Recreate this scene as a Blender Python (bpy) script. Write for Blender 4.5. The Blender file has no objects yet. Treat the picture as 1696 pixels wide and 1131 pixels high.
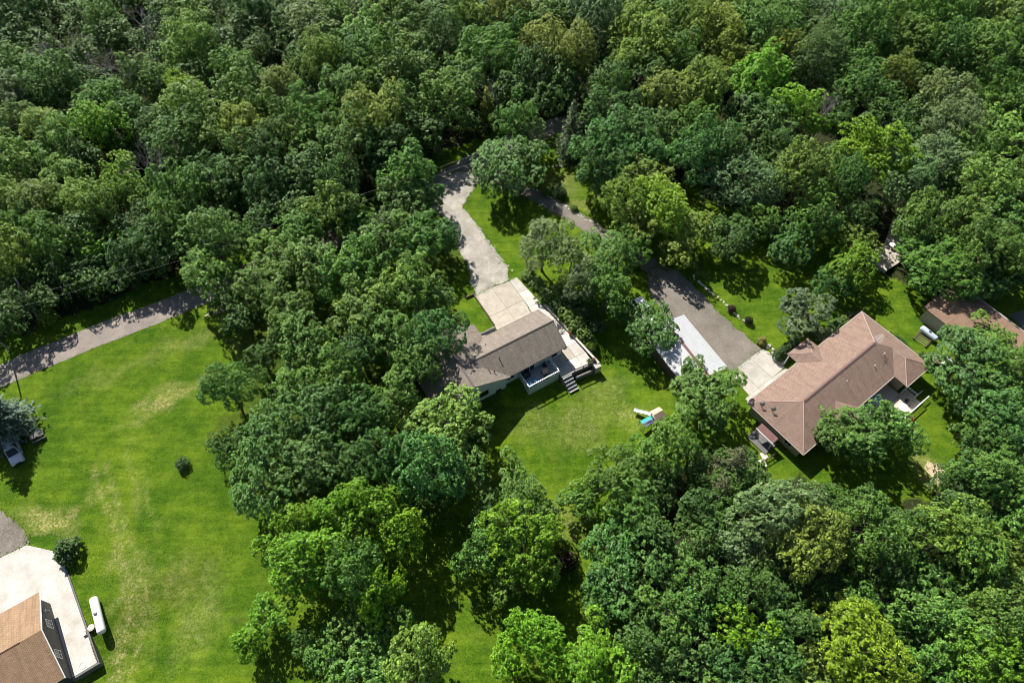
import bpy, math, random
import numpy as np
from mathutils import Vector, Matrix
random.seed(7); RNG = np.random.default_rng(7)
scene = bpy.context.scene
COL = scene.collection
R = math.radians

# ------------------------------------------------------------------ camera, sky, sun, exposure
CAM_H, PITCH, FPX = 90.0, 57.0, 1150.0           # drone height, tilt below horizontal, focal length in photo pixels
cam = bpy.data.cameras.new('camera'); cam.sensor_width = 36.0; cam.lens = FPX / 1696 * 36
cam.clip_start = 1; cam.clip_end = 3000
cam_o = bpy.data.objects.new('camera', cam); COL.objects.link(cam_o)
cam_o.location = (0, 0, CAM_H); cam_o.rotation_euler = (R(90 - PITCH), 0, 0)
scene.camera = cam_o
SUN_AZ, SUN_EL = 31.0, 45.0                      # sun stands behind the scene, left of straight ahead
world = bpy.data.worlds.new('World'); scene.world = world; world.use_nodes = True
wn = world.node_tree.nodes; wl = world.node_tree.links
sky = wn.new('ShaderNodeTexSky'); sky.sky_type = 'NISHITA'; sky.sun_disc = False
sky.sun_elevation = R(SUN_EL); sky.sun_rotation = R(-SUN_AZ)
wl.new(sky.outputs[0], wn['Background'].inputs[0]); wn['Background'].inputs[1].default_value = 0.052
sun = bpy.data.lights.new('sun', 'SUN'); sun.energy = 4.6; sun.angle = R(0.5); sun.color = (1, 0.955, 0.88)
sun_o = bpy.data.objects.new('sun', sun); COL.objects.link(sun_o)
sdir = Vector((-math.sin(R(SUN_AZ)) * math.cos(R(SUN_EL)), math.cos(R(SUN_AZ)) * math.cos(R(SUN_EL)), math.sin(R(SUN_EL))))
sun_o.rotation_euler = sdir.to_track_quat('Z', 'Y').to_euler(); sun_o.location = sdir * 200
scene.view_settings.view_transform = 'Standard'; scene.view_settings.look = 'None'
scene.view_settings.exposure = 0.84; scene.view_settings.gamma = 1.0
scene.cycles.filter_width = 0.85; scene.cycles.max_bounces = 6; scene.cycles.transparent_max_bounces = 4
scene.cycles.diffuse_bounces = 3; scene.cycles.glossy_bounces = 2; scene.cycles.transmission_bounces = 3

# ------------------------------------------------------------------ helpers
_t = R(PITCH); FW = np.array([0, math.cos(_t), -math.sin(_t)]); UPV = np.array([0, math.sin(_t), math.cos(_t)])
def sm(t): t = min(1.0, max(0.0, t)); return t * t * (3 - 2 * t)
A1, A2, A3 = R(31.0), R(37.5), R(34.0)
def rot(a, u, v): return (u * math.cos(a) - v * math.sin(a), u * math.sin(a) + v * math.cos(a))
def hgt(x, y):
    v1 = -x * math.sin(A1) + y * math.cos(A1)
    h = -1.5 * sm((45.5 - v1) / 5) * sm((22 - x) / 8) * sm((x + 24) / 12) * sm((y - 8) / 22)
    v3 = -x * math.sin(A3) + y * math.cos(A3)
    h -= 0.95 * sm((44.5 - v3) / 6.5) * sm((-34 - x) / 8)
    h += 0.05 * math.sin(x * .09 + 1) * math.sin(y * .11) * sm((abs(x) + abs(y - 60) - 60) / 30)
    return h
def at(px, py, z=0.0):                            # photo pixel -> point at height z
    d = FW + np.array([1., 0, 0]) * (px - 848) / FPX - UPV * (py - 565.5) / FPX
    k = (z - CAM_H) / d[2]
    return np.array([0, 0, CAM_H]) + d * k
def gp(px, py, dz=0.0):                           # photo pixel -> point dz above the ground
    z = dz
    for _ in range(6):
        p = at(px, py, z); z = hgt(p[0], p[1]) + dz
    return Vector((p[0], p[1], z))
def pxm(p):                                       # photo pixels per metre there
    return FPX / float(np.dot(np.array(p) - np.array([0, 0, CAM_H]), FW))

def tag(o, label=None, cat=None, group=None, kind=None):
    if label: o['label'] = label
    if cat: o['category'] = cat
    if group: o['group'] = group
    if kind: o['kind'] = kind
    return o
def thing(name, label, cat, loc=(0, 0, 0), rz=0.0, group=None):
    o = bpy.data.objects.new(name, None); COL.objects.link(o); o.empty_display_size = .3
    o.location = loc; o.rotation_euler = (0, 0, rz)
    return tag(o, label, cat, group)
def copy_thing(src, loc, rz=0.0, scale=None, label=None, group=None):
    r = src.copy(); COL.objects.link(r); r.location = loc; r.rotation_euler = (0, 0, rz)
    if scale is not None: r.scale = scale
    if label: r['label'] = label
    if group: r['group'] = group
    for ch in src.children:
        c = ch.copy(); COL.objects.link(c); c.parent = r
        for gch in ch.children:
            d = gch.copy(); COL.objects.link(d); d.parent = c
    return r

class MB:
    """collects polygons; build() links them as one mesh object with metre UVs"""
    def __init__(s): s.v = []; s.f = []
    def add(s, vs, fs):
        o = len(s.v); s.v += [tuple(map(float, q)) for q in vs]; s.f += [tuple(o + i for i in f) for f in fs]; return s
    def box(s, c, d, rz=0.0):
        x, y, z = c; a, b, h = d[0] / 2, d[1] / 2, d[2] / 2; vs = []
        for k in (-h, h):
            for i, j in ((-a, -b), (a, -b), (a, b), (-a, b)):
                p = rot(rz, i, j); vs.append((x + p[0], y + p[1], z + k))
        return s.add(vs, [(3, 2, 1, 0), (4, 5, 6, 7), (0, 1, 5, 4), (1, 2, 6, 5), (2, 3, 7, 6), (3, 0, 4, 7)])
    def bb(s, x0, x1, y0, y1, z0, z1): return s.box(((x0 + x1) / 2, (y0 + y1) / 2, (z0 + z1) / 2), (x1 - x0, y1 - y0, z1 - z0))
    def prism(s, poly, z0, z1):
        a = sum(poly[i][0] * poly[(i + 1) % len(poly)][1] - poly[(i + 1) % len(poly)][0] * poly[i][1] for i in range(len(poly)))
        if a < 0: poly = poly[::-1]
        n = len(poly); vs = [(p[0], p[1], z0) for p in poly] + [(p[0], p[1], z1) for p in poly]
        return s.add(vs, [tuple(range(n))[::-1], tuple(range(n, 2 * n))] + [(i, (i + 1) % n, n + (i + 1) % n, n + i) for i in range(n)])
    def slab(s, pts, t=.12):                      # roof plane: top polygon with thickness below
        n = len(pts); p = [Vector(q) for q in pts]
        if sum(p[i].x * p[(i + 1) % n].y - p[(i + 1) % n].x * p[i].y for i in range(n)) < 0: p = p[::-1]
        vs = [tuple(q) for q in p] + [(q.x, q.y, q.z - t) for q in p]
        return s.add(vs, [tuple(range(n)), tuple(range(n, 2 * n))[::-1]] + [(i, n + i, n + (i + 1) % n, (i + 1) % n) for i in range(n)])
    def tube(s, p0, p1, r0, r1=None, n=6):
        r1 = r0 if r1 is None else r1; p0 = Vector(p0); p1 = Vector(p1); d = (p1 - p0)
        if d.length < 1e-6: return s
        d.normalize(); a = d.orthogonal().normalized(); b = d.cross(a); vs = []
        for p, r in ((p0, r0), (p1, r1)):
            for i in range(n):
                t = 2 * math.pi * i / n; vs.append(p + (a * math.cos(t) + b * math.sin(t)) * r)
        return s.add(vs, [(i, (i + 1) % n, n + (i + 1) % n, n + i) for i in range(n)] + [tuple(range(n))[::-1], tuple(range(n, 2 * n))])
    def path(s, pts, radii, n=6):
        for i in range(len(pts) - 1): s.tube(pts[i], pts[i + 1], radii[i], radii[i + 1], n)
        return s
    def lathe(s, prof, c=(0, 0, 0), n=16, axis='z'):
        vs = []
        for r, h in prof:
            for i in range(n):
                t = 2 * math.pi * i / n; a, b = r * math.cos(t), r * math.sin(t)
                q = (a, b, h) if axis == 'z' else (h, a, b)
                vs.append((c[0] + q[0], c[1] + q[1], c[2] + q[2]))
        fs = [(k * n + i, k * n + (i + 1) % n, (k + 1) * n + (i + 1) % n, (k + 1) * n + i) for k in range(len(prof) - 1) for i in range(n)]
        fs += [tuple(range(n))[::-1], tuple(range((len(prof) - 1) * n, len(prof) * n))]
        return s.add(vs, fs)
    def build(s, name, mat, parent=None, smooth=False):
        me = bpy.data.meshes.new(name); me.from_pydata(s.v, [], s.f); me.update()
        uv = me.uv_layers.new(name='UVMap'); zz = Vector((0, 0, 1))
        for p in me.polygons:
            n = p.normal; t = zz.cross(n)
            if t.length < 1e-3: t = Vector((1, 0, 0))
            t.normalize(); b = n.cross(t)
            for li in p.loop_indices:
                co = me.vertices[me.loops[li].vertex_index].co; uv.data[li].uv = (co.dot(t), co.dot(b))
        if smooth: me.shade_smooth()
        me.materials.append(mat)
        o = bpy.data.objects.new(name, me); COL.objects.link(o); o.parent = parent
        return o

# ------------------------------------------------------------------ materials
def nmat(name):
    m = bpy.data.materials.new(name); m.use_nodes = True
    return m, m.node_tree.nodes, m.node_tree.links, m.node_tree.nodes['Principled BSDF']
def noise(n, l, scale, detail=4, vec=None, rough=.6):
    t = n.new('ShaderNodeTexNoise'); t.inputs['Scale'].default_value = scale; t.inputs['Detail'].default_value = detail
    t.inputs['Roughness'].default_value = rough
    if vec is not None: l.new(vec, t.inputs['Vector'])
    return t.outputs['Fac']
def ramp(n, l, fac, a, b, lo=.3, hi=.7):
    r = n.new('ShaderNodeValToRGB'); e = r.color_ramp.elements
    e[0].position = lo; e[1].position = hi; e[0].color = (*a, 1); e[1].color = (*b, 1); l.new(fac, r.inputs[0]); return r.outputs[0]
def mix(n, l, fac, a, b, mode='MIX'):
    m = n.new('ShaderNodeMix'); m.data_type = 'RGBA'; m.blend_type = mode
    for inp, v in ((m.inputs[0], fac), (m.inputs[6], a), (m.inputs[7], b)):
        if hasattr(v, 'links') or isinstance(v, bpy.types.NodeSocket): l.new(v, inp)
        else: inp.default_value = v if isinstance(v, (int, float)) else (*v, 1)
    return m.outputs[2]
def mth(n, l, op, a, b=0.0):
    m = n.new('ShaderNodeMath'); m.operation = op
    for i, v in enumerate((a, b)):
        if isinstance(v, bpy.types.NodeSocket): l.new(v, m.inputs[i])
        else: m.inputs[i].default_value = v
    return m.outputs[0]
def bump(n, l, bs, fac, strength=.4, dist=.05):
    b = n.new('ShaderNodeBump'); b.inputs['Strength'].default_value = strength; b.inputs['Distance'].default_value = dist
    l.new(fac, b.inputs['Height']); l.new(b.outputs[0], bs.inputs['Normal'])
def geo_pos(n): return n.new('ShaderNodeNewGeometry').outputs['Position']
def uvc(n): return n.new('ShaderNodeTexCoord').outputs['UV']
def objc(n): return n.new('ShaderNodeTexCoord').outputs['Object']

def M_plain(name, c, rough=.6, var=.15, scale=3.0, metal=0.0):
    m, n, l, b = nmat(name); v = objc(n)
    f = noise(n, l, scale, 5, v)
    l.new(ramp(n, l, f, tuple(x * (1 - var) for x in c), tuple(min(1, x * (1 + var)) for x in c)), b.inputs['Base Color'])
    b.inputs['Roughness'].default_value = rough; b.inputs['Metallic'].default_value = metal
    return m
def M_ground3(name, c1, c2, c3, s1, s2, bumps=.5, rough=.95):
    """mottled loose surface (gravel, asphalt, soil): broad patches of c1/c2, fine speckle towards c3"""
    m, n, l, b = nmat(name); p = geo_pos(n)
    base = ramp(n, l, noise(n, l, s1, 5, p), c1, c2, .35, .65)
    f2 = noise(n, l, s2, 3, p, .8)
    sp = n.new('ShaderNodeMapRange'); sp.inputs[1].default_value = .5; sp.inputs[2].default_value = .72; l.new(f2, sp.inputs[0])
    l.new(mix(n, l, sp.outputs[0], base, c3), b.inputs['Base Color'])
    b.inputs['Roughness'].default_value = rough; b.inputs['Specular IOR Level'].default_value = .15
    bump(n, l, b, f2, bumps, .06); return m
def M_shingle(name, c1, c2, c3):
    m, n, l, b = nmat(name); v = uvc(n)
    br = n.new('ShaderNodeTexBrick'); l.new(v, br.inputs['Vector']); br.inputs['Scale'].default_value = 1
    br.inputs['Brick Width'].default_value = .34; br.inputs['Row Height'].default_value = .15; br.inputs['Mortar Size'].default_value = .012
    br.inputs['Color1'].default_value = (*c1, 1); br.inputs['Color2'].default_value = (*c2, 1); br.inputs['Mortar'].default_value = tuple(x * .45 for x in c1) + (1,)
    br.inputs['Bias'].default_value = 0
    pch = ramp(n, l, noise(n, l, .8, 6, v, .7), (.82, .82, .82), (1.15, 1.13, 1.1))
    col = mix(n, l, 1.0, br.outputs['Color'], pch, 'MULTIPLY')
    f2 = noise(n, l, 5.5, 3, v, .8)
    col = mix(n, l, mth(n, l, 'MULTIPLY', f2, .55), col, c3)
    mp = n.new('ShaderNodeMapping'); mp.inputs['Scale'].default_value = (2.2, .22, 1); l.new(v, mp.inputs['Vector'])
    stk = ramp(n, l, noise(n, l, 1.0, 4, mp.outputs[0], .6), (.8, .78, .77), (1.06, 1.06, 1.06), .32, .6)
    col = mix(n, l, .75, col, stk, 'MULTIPLY')
    l.new(col, b.inputs['Base Color']); b.inputs['Roughness'].default_value = .85; b.inputs['Specular IOR Level'].default_value = .2
    bump(n, l, b, mth(n, l, 'ADD', br.outputs['Fac'], mth(n, l, 'MULTIPLY', f2, -.7)), .5, .03); return m
def M_concrete(name, c, stain, s=.5):
    m, n, l, b = nmat(name); p = geo_pos(n)
    base = ramp(n, l, noise(n, l, s, 7, p, .7), stain, c, .3, .62)
    f2 = noise(n, l, 6, 4, p, .75)
    col = mix(n, l, 1.0, base, ramp(n, l, f2, (.86, .86, .85), (1.08, 1.08, 1.08)), 'MULTIPLY')
    oi = n.new('ShaderNodeObjectInfo'); k = mth(n, l, 'ADD', mth(n, l, 'MULTIPLY', oi.outputs['Random'], .14), .92)
    cc = n.new('ShaderNodeCombineColor'); [l.new(k, cc.inputs[i]) for i in range(3)]
    l.new(mix(n, l, 1.0, col, cc.outputs[0], 'MULTIPLY'), b.inputs['Base Color'])
    b.inputs['Roughness'].default_value = .85; bump(n, l, b, f2, .2, .02); return m
def M_siding(name, c, pitch=.2):
    m, n, l, b = nmat(name); v = uvc(n)
    w = n.new('ShaderNodeTexWave'); w.wave_type = 'BANDS'; w.bands_direction = 'Y'; w.wave_profile = 'SAW'; w.inputs['Scale'].default_value = .314 / pitch / 2
    l.new(v, w.inputs['Vector'])
    f = noise(n, l, 1.5, 5, v)
    l.new(ramp(n, l, f, tuple(x * .88 for x in c), c), b.inputs['Base Color']); b.inputs['Roughness'].default_value = .6
    bump(n, l, b, w.outputs['Fac'], .6, .03); return m
def M_leaf(name, rough=.5, transl=.3, tint=(1.25, 1.2, .35), spec=.35):
    """foliage: colour from the tree's own viewport colour, varied leaf by leaf"""
    m, n, l, b = nmat(name)
    oi = n.new('ShaderNodeObjectInfo'); ge = n.new('ShaderNodeNewGeometry')
    k = n.new('ShaderNodeValToRGB'); e = k.color_ramp.elements
    e[0].color = (.48, .53, .58, 1); e[1].color = (1.68, 1.55, 1.3, 1); e[0].position = .0; e[1].position = 1.0
    l.new(ge.outputs['Random Per Island'], k.inputs[0])
    tc = n.new('ShaderNodeTexCoord')
    pn = ramp(n, l, noise(n, l, .28, 3, tc.outputs['Object']), (.74, .82, .85), (1.2, 1.15, 1.0), .35, .65)
    col = mix(n, l, 1.0, mix(n, l, 1.0, oi.outputs['Color'], k.outputs[0], 'MULTIPLY'), pn, 'MULTIPLY')
    l.new(col, b.inputs['Base Color']); b.inputs['Roughness'].default_value = rough; b.inputs['Specular IOR Level'].default_value = spec
    tr = n.new('ShaderNodeBsdfTranslucent'); l.new(mix(n, l, 1.0, col, tint, 'MULTIPLY'), tr.inputs[0])
    mx = n.new('ShaderNodeMixShader'); mx.inputs[0].default_value = transl
    l.new(b.outputs[0], mx.inputs[1]); l.new(tr.outputs[0], mx.inputs[2]); l.new(mx.outputs[0], n['Material Output'].inputs[0])
    return m
def M_bark(name, c):
    m, n, l, b = nmat(name); v = objc(n)
    mp = n.new('ShaderNodeMapping'); mp.inputs['Scale'].default_value = (6, 6, 1.2); l.new(v, mp.inputs['Vector'])
    f = noise(n, l, 2, 5, mp.outputs[0], .7)
    l.new(ramp(n, l, f, tuple(x * .55 for x in c), tuple(x * 1.3 for x in c)), b.inputs['Base Color']); b.inputs['Roughness'].default_value = .9
    bump(n, l, b, f, .6, .04); return m

MAT = {}
MAT['leaf'] = M_leaf('foliage', .5, .22, (1.25, 1.2, .35), .34); MAT['needle'] = M_leaf('needles', .6, .12)
MAT['bark'] = M_bark('bark', (.13, .105, .085)); MAT['deadbark'] = M_bark('grey_bark', (.33, .29, .28)); MAT['darkbark'] = M_bark('dark_bark', (.06, .048, .04))
MAT['asphalt'] = M_ground3('worn_asphalt', (0.192, 0.165, 0.144), (0.274, 0.237, 0.203), (0.356, 0.318, 0.275), .35, 9)
MAT['gravel'] = M_ground3('pale_gravel', (0.286, 0.261, 0.224), (0.441, 0.410, 0.357), (0.204, 0.183, 0.149), .45, 3.5)
MAT['gravel2'] = M_ground3('brown_gravel', (0.140, 0.122, 0.101), (0.216, 0.191, 0.160), (0.279, 0.255, 0.222), .3, 4)
MAT['sand'] = M_ground3('bare_sand', (.45, .34, .22), (.62, .5, .36), (.3, .24, .13), 1.5, 5)
MAT['conc'] = M_concrete('pale_concrete', (0.493, 0.471, 0.427), (0.352, 0.312, 0.264))
MAT['conc_tan'] = M_concrete('tan_concrete', (0.466, 0.418, 0.348), (0.352, 0.304, 0.242), .9)
MAT['conc_white'] = M_concrete('white_concrete', (0.581, 0.563, 0.528), (0.414, 0.370, 0.312), .35)
MAT['conc_dark'] = M_concrete('dark_concrete', (.16, .155, .15), (.10, .10, .10))
MAT['roof_grey'] = M_shingle('grey_shingle', (0.170, 0.146, 0.119), (0.258, 0.222, 0.186), (0.310, 0.271, 0.229))
MAT['roof_brown'] = M_shingle('brown_shingle', (0.198, 0.135, 0.104), (0.291, 0.202, 0.160), (0.344, 0.247, 0.201))
MAT['roof_tan'] = M_shingle('tan_shingle', (0.238, 0.150, 0.088), (0.339, 0.224, 0.138), (0.414, 0.290, 0.185))
MAT['roof_rust'] = M_shingle('rust_brown_shingle', (0.207, 0.130, 0.088), (0.282, 0.185, 0.128), (0.326, 0.224, 0.163))
MAT['ridge_grey'] = M_plain('grey_ridge', (.13, .115, .10), .9); MAT['ridge_brown'] = M_plain('brown_ridge', (.17, .105, .09), .9)
MAT['ridge_tan'] = M_plain('tan_ridge', (.26, .15, .09), .9)
MAT['gutter_tan'] = M_plain('tan_gutter', (.42, .36, .32), .5); MAT['hip_brown'] = M_plain('light_hip', (.34, .25, .21), .9)
MAT['side_white'] = M_siding('white_siding', (.62, .68, .70)); MAT['side_tan'] = M_siding('tan_siding', (.46, .40, .30)); MAT['side_dark'] = M_siding('dark_siding', (.07, .065, .062))
MAT['trim'] = M_plain('white_trim', (.78, .78, .76), .5, .06); MAT['trim_dark'] = M_plain('dark_trim', (.07, .06, .055), .6)
MAT['metal_white'] = M_plain('white_metal', (.55, .56, .56), .5, .06, 1.5)
MAT['tank'] = M_plain('tank_paint', (.82, .82, .81), .35, .04); MAT['tank_grey'] = M_plain('grey_tank_paint', (.45, .52, .62), .4, .1)
MAT['black'] = M_plain('black_plastic', (.02, .02, .022), .5); MAT['rubber'] = M_plain('rubber', (.018, .018, .018), .85)
MAT['steel'] = M_plain('steel', (.42, .42, .43), .35, .1, 4, .8); MAT['silver'] = M_plain('silver_paint', (.55, .58, .62), .3, .05, 2, .3)
MAT['wood'] = M_bark('weathered_wood', (.36, .28, .21)); MAT['wood_dark'] = M_bark('dark_wood', (.12, .085, .06)); MAT['wood_pale'] = M_bark('pale_wood', (.55, .44, .33))
MAT['deck'] = M_bark('shade_blue_deck', (.34, .37, .42)); MAT['deck_tan'] = M_bark('tan_deck', (.6, .52, .42))  # front deck's blue-grey holds the house shade in its colour
MAT['stone'] = M_concrete('field_stone', (.62, .58, .52), (.42, .38, .33), 3); MAT['stone_dark'] = M_concrete('dark_stone', (.22, .21, .2), (.12, .11, .1), 3)
MAT['teal'] = M_plain('teal_plastic', (.02, .30, .27), .4); MAT['purple'] = M_plain('violet_plastic', (.22, .16, .5), .4); MAT['slide'] = M_plain('pale_plastic', (.66, .70, .86), .3, .05)
MAT['blue'] = M_plain('blue_plastic', (.10, .36, .58), .4); MAT['red'] = M_plain('red_petals', (.55, .03, .06), .6); MAT['tarp'] = M_plain('white_tarp', (.78, .76, .78), .5, .1)
MAT['rustmetal'] = M_plain('red_brown_metal', (.16, .075, .066), .6, .2); MAT['cushion'] = M_plain('salmon_table', (.55, .36, .26), .6)
def M_glass():
    m, n, l, b = nmat('dark_glass'); b.inputs['Base Color'].default_value = (.015, .02, .028, 1); b.inputs['Roughness'].default_value = .08
    b.inputs['Specular IOR Level'].default_value = .6; return m
MAT['glass'] = M_glass(); MAT['step'] = M_concrete('shaded_step', (.30, .295, .285), (.2, .195, .19)); MAT['wire'] = M_plain('wire', (.2, .2, .2), .7)  # step concrete darkened to carry the house shade

# ------------------------------------------------------------------ ground
def inpoly(px, py, poly):
    c = False; j = len(poly) - 1
    for i in range(len(poly)):
        a, b = poly[i], poly[j]
        if (a[1] > py) != (b[1] > py) and px < (b[0] - a[0]) * (py - a[1]) / (b[1] - a[1]) + a[0]: c = not c
        j = i
    return c
def inpoly_np(X, Y, poly):
    c = np.zeros(X.shape, bool); j = len(poly) - 1
    for i in range(len(poly)):
        a, b = poly[i], poly[j]
        if a[1] != b[1]:
            c ^= ((a[1] > Y) != (b[1] > Y)) & (X < (b[0] - a[0]) * (Y - a[1]) / (b[1] - a[1]) + a[0])
        j = i
    return c
def toworld(poly, z=0.0): return [tuple(at(x, y, z)[:2]) for x, y in poly]
WOOD1 = [(-500, 640), (-60, 590), (20, 560), (150, 512), (300, 452), (420, 400), (600, 335), (700, 275), (740, 250), (850, 205), (940, 215), (1000, 300), (1060, 300), (1130, 300), (1250, 375), (1400, 380), (1440, 440), (1500, 470), (1580, 490), (1650, 470), (2300, 560), (2300, -60), (-900, -60)]
WOOD2 = [(1110, 780), (1190, 750), (1260, 800), (1400, 810), (1470, 860), (1540, 830), (1600, 750), (1700, 700), (2100, 720), (2100, 1600), (1050, 1600), (1050, 1050), (1050, 900)]
GROVE = [(700, 320), (760, 420), (755, 560), (770, 640), (820, 640), (830, 720), (790, 800), (700, 860), (640, 800), (500, 830), (400, 800), (350, 740), (420, 620), (380, 540), (340, 480), (460, 400), (600, 340)]
WD = [toworld(p) for p in (WOOD1, WOOD2)]; WG = toworld(GROVE)
LB = [(500, 820), (660, 800), (700, 870), (790, 800), (840, 760), (960, 900), (1050, 1000), (1060, 1200), (880, 1200), (760, 1000), (650, 1200), (430, 1200), (420, 900)]
WS = toworld(LB)

xs = np.concatenate([np.linspace(-900, -115, 9)[:-1], np.arange(-115, 116, .5), np.linspace(116, 900, 9)[1:]])
ys = np.concatenate([np.linspace(-500, -8, 6)[:-1], np.arange(-8, 176, .5), np.linspace(176, 1100, 10)[1:]])
GX, GY = np.meshgrid(xs, ys); nx, ny = len(xs), len(ys)
GZ = np.array([[hgt(x, y) for x in xs] for y in ys])
def vnoise(X, Y, s, seed):                        # cheap smooth value noise for edge wobble
    r = np.random.default_rng(seed).random((64, 64)); x = X / s; y = Y / s
    i = np.floor(x).astype(int); j = np.floor(y).astype(int); fx = x - i; fy = y - j; fx = fx * fx * (3 - 2 * fx); fy = fy * fy * (3 - 2 * fy)
    g = lambda a, b: r[a % 64, b % 64]
    return (g(i, j) * (1 - fx) + g(i + 1, j) * fx) * (1 - fy) + (g(i, j + 1) * (1 - fx) + g(i + 1, j + 1) * fx) * fy
JX = GX + (vnoise(GX, GY, 3, 1) - .5) * 3.0 + (vnoise(GX, GY, 1.1, 2) - .5) * 1.6
JY = GY + (vnoise(GX, GY, 3, 3) - .5) * 3.0 + (vnoise(GX, GY, 1.1, 4) - .5) * 1.6
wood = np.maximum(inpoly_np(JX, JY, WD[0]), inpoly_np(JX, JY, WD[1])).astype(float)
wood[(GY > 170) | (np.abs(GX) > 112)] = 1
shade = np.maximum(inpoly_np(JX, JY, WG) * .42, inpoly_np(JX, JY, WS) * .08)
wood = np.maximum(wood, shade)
dry = np.zeros_like(wood)
def blob(px, py, rx, ry, ang, amt):               # worn / dry patch of turf
    c = gp(px, py); dx = JX - c.x; dy = JY - c.y; a = R(ang)
    u = dx * math.cos(a) + dy * math.sin(a); v = -dx * math.sin(a) + dy * math.cos(a)
    d = np.sqrt((u / rx) ** 2 + (v / ry) ** 2)
    np.maximum(dry, amt * np.clip(1.35 - d, 0, 1), out=dry)
for q in ((75, 860, 4.2, 2.2, -15, .85), (110, 850, 2.5, 1.4, 30, .7), (275, 655, 5.5, 1.5, 33, .75), (320, 645, 3.5, 1.0, 35, .7), (240, 690, 4, 1.2, 30, .45), (290, 570, 7, 1.3, 28, .3), (200, 610, 8, 1.2, 28, .25), (330, 555, 3, 1.5, 20, .35),
          (205, 930, 5.5, .7, -70, .5), (208, 1010, 5, .9, -88, .6), (200, 1080, 4, .9, 80, .6), (185, 1110, 4, 1, 75, .5), (170, 830, 5, .7, -60, .4), (215, 800, 6, .6, -62, .3), (245, 830, 6, .5, -62, .3), (230, 1000, 6, 1.6, -80, .4), (300, 960, 5, 3, 0, .3), (330, 1030, 5, 3, 60, .3),
          (800, 800, 1.5, 1.3, 0, .6), (890, 700, 4, 3, 20, .25), (960, 700, 6, 3.5, 30, .35), (1000, 660, 5, 3, 30, .3), (1045, 690, 2.5, 2.5, 0, .4), (940, 870, 3, 4, 80, .35), (930, 300, 4, 3, -30, .5), (965, 335, 2.5, 2, -40, .5), (990, 400, 3, 2, 0, .3), (1030, 300, 2.5, 1.2, -30, .6), (1547, 780, 1.6, 2.4, 75, .7), (960, 560, 3, 1.6, -50, .5), (760, 540, 1.5, 1, 0, .5), (1160, 450, 2, 1, -50, .4), (400, 570, 3, 2, 0, .3)):
    blob(*q)
for off in (-.85, .85):                           # wheel tracks across the left lawn
    for k in range(46):
        t = k / 45; x = 165 + 40 * sm(t * 1.6) + 22 * math.sin(t * 3.0) - 20 * max(0, t - .75); y = 770 + 370 * t; p = gp(x + off * 12, y)
        dry = np.maximum(dry, .95 * (.6 + .4 * math.sin(k * 1.7 + off)) * np.clip(1.3 - np.sqrt(((GX - p.x) / .38) ** 2 + ((GY - p.y) / .5) ** 2), 0, 1))
verts = np.stack([GX, GY, GZ], -1).reshape(-1, 3)
idx = np.arange(nx * ny).reshape(ny, nx)
quads = np.stack([idx[:-1, :-1], idx[:-1, 1:], idx[1:, 1:], idx[1:, :-1]], -1).reshape(-1, 4)
def np_mesh(name, v, q, mat):
    me = bpy.data.meshes.new(name); k = q.shape[1]
    me.vertices.add(len(v)); me.vertices.foreach_set('co', v.astype(np.float32).ravel())
    me.loops.add(q.size); me.loops.foreach_set('vertex_index', q.astype(np.int32).ravel())
    me.polygons.add(len(q)); me.polygons.foreach_set('loop_start', np.arange(0, q.size, k, dtype=np.int32))
    me.update(calc_edges=True); me.materials.append(mat); return me
def M_lawn():
    m, n, l, b = nmat('lawn_and_woodland_floor'); p = geo_pos(n)
    aw = n.new('ShaderNodeAttribute'); aw.attribute_name = 'wood'; ad = n.new('ShaderNodeAttribute'); ad.attribute_name = 'dry'
    g1 = ramp(n, l, noise(n, l, .16, 6, p, .65), (.047, .112, .005), (.106, .180, .010), .38, .62)
    g2 = ramp(n, l, noise(n, l, .7, 5, p, .7), (.62, .76, .6), (1.34, 1.2, 1.3), .3, .7)
    g = mix(n, l, 1.0, g1, g2, 'MULTIPLY')
    mp = n.new('ShaderNodeMapping'); mp.inputs['Rotation'].default_value = (0, 0, R(-32)); mp.inputs['Scale'].default_value = (.09, .9, 1); l.new(p, mp.inputs['Vector'])
    st = ramp(n, l, noise(n, l, 1.0, 4, mp.outputs[0], .6), (.80, .85, .85), (1.2, 1.13, 1.15), .38, .62)   # mowing stripes
    g = mix(n, l, 1.0, g, st, 'MULTIPLY')
    f3 = noise(n, l, 3.6, 4, p, .8)
    g = mix(n, l, 1.0, g, ramp(n, l, f3, (.52, .6, .52), (1.5, 1.4, 1.5), .3, .7), 'MULTIPLY')
    g = mix(n, l, 1.0, g, ramp(n, l, noise(n, l, 8.5, 2, p, .8), (.7, .74, .7), (1.35, 1.28, 1.4), .32, .68), 'MULTIPLY')
    # yellowed tufts everywhere, more where the turf is worn
    yl = mth(n, l, 'MULTIPLY', mth(n, l, 'SUBTRACT', noise(n, l, .42, 7, p, .8), .52), 3.2)
    yl.node.use_clamp = True
    g = mix(n, l, yl, g, (.155, .215, .018))
    dr = mth(n, l, 'MULTIPLY', ad.outputs['Fac'], mth(n, l, 'MULTIPLY', mth(n, l, 'SUBTRACT', noise(n, l, 3.4, 5, p, .85), .40), 6.0))
    dr.node.use_clamp = True
    dcol = ramp(n, l, noise(n, l, 1.4, 4, p, .7), (.24, .25, .05), (.52, .43, .22), .4, .62)
    g = mix(n, l, dr, g, dcol)
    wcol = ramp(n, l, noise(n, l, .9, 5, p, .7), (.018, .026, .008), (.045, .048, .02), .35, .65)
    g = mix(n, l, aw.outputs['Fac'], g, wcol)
    l.new(g, b.inputs['Base Color']); b.inputs['Roughness'].default_value = .95; b.inputs['Specular IOR Level'].default_value = .1
    bump(n, l, b, mth(n, l, 'ADD', f3, noise(n, l, 9, 2, p, .8)), .7, .12); return m
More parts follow.
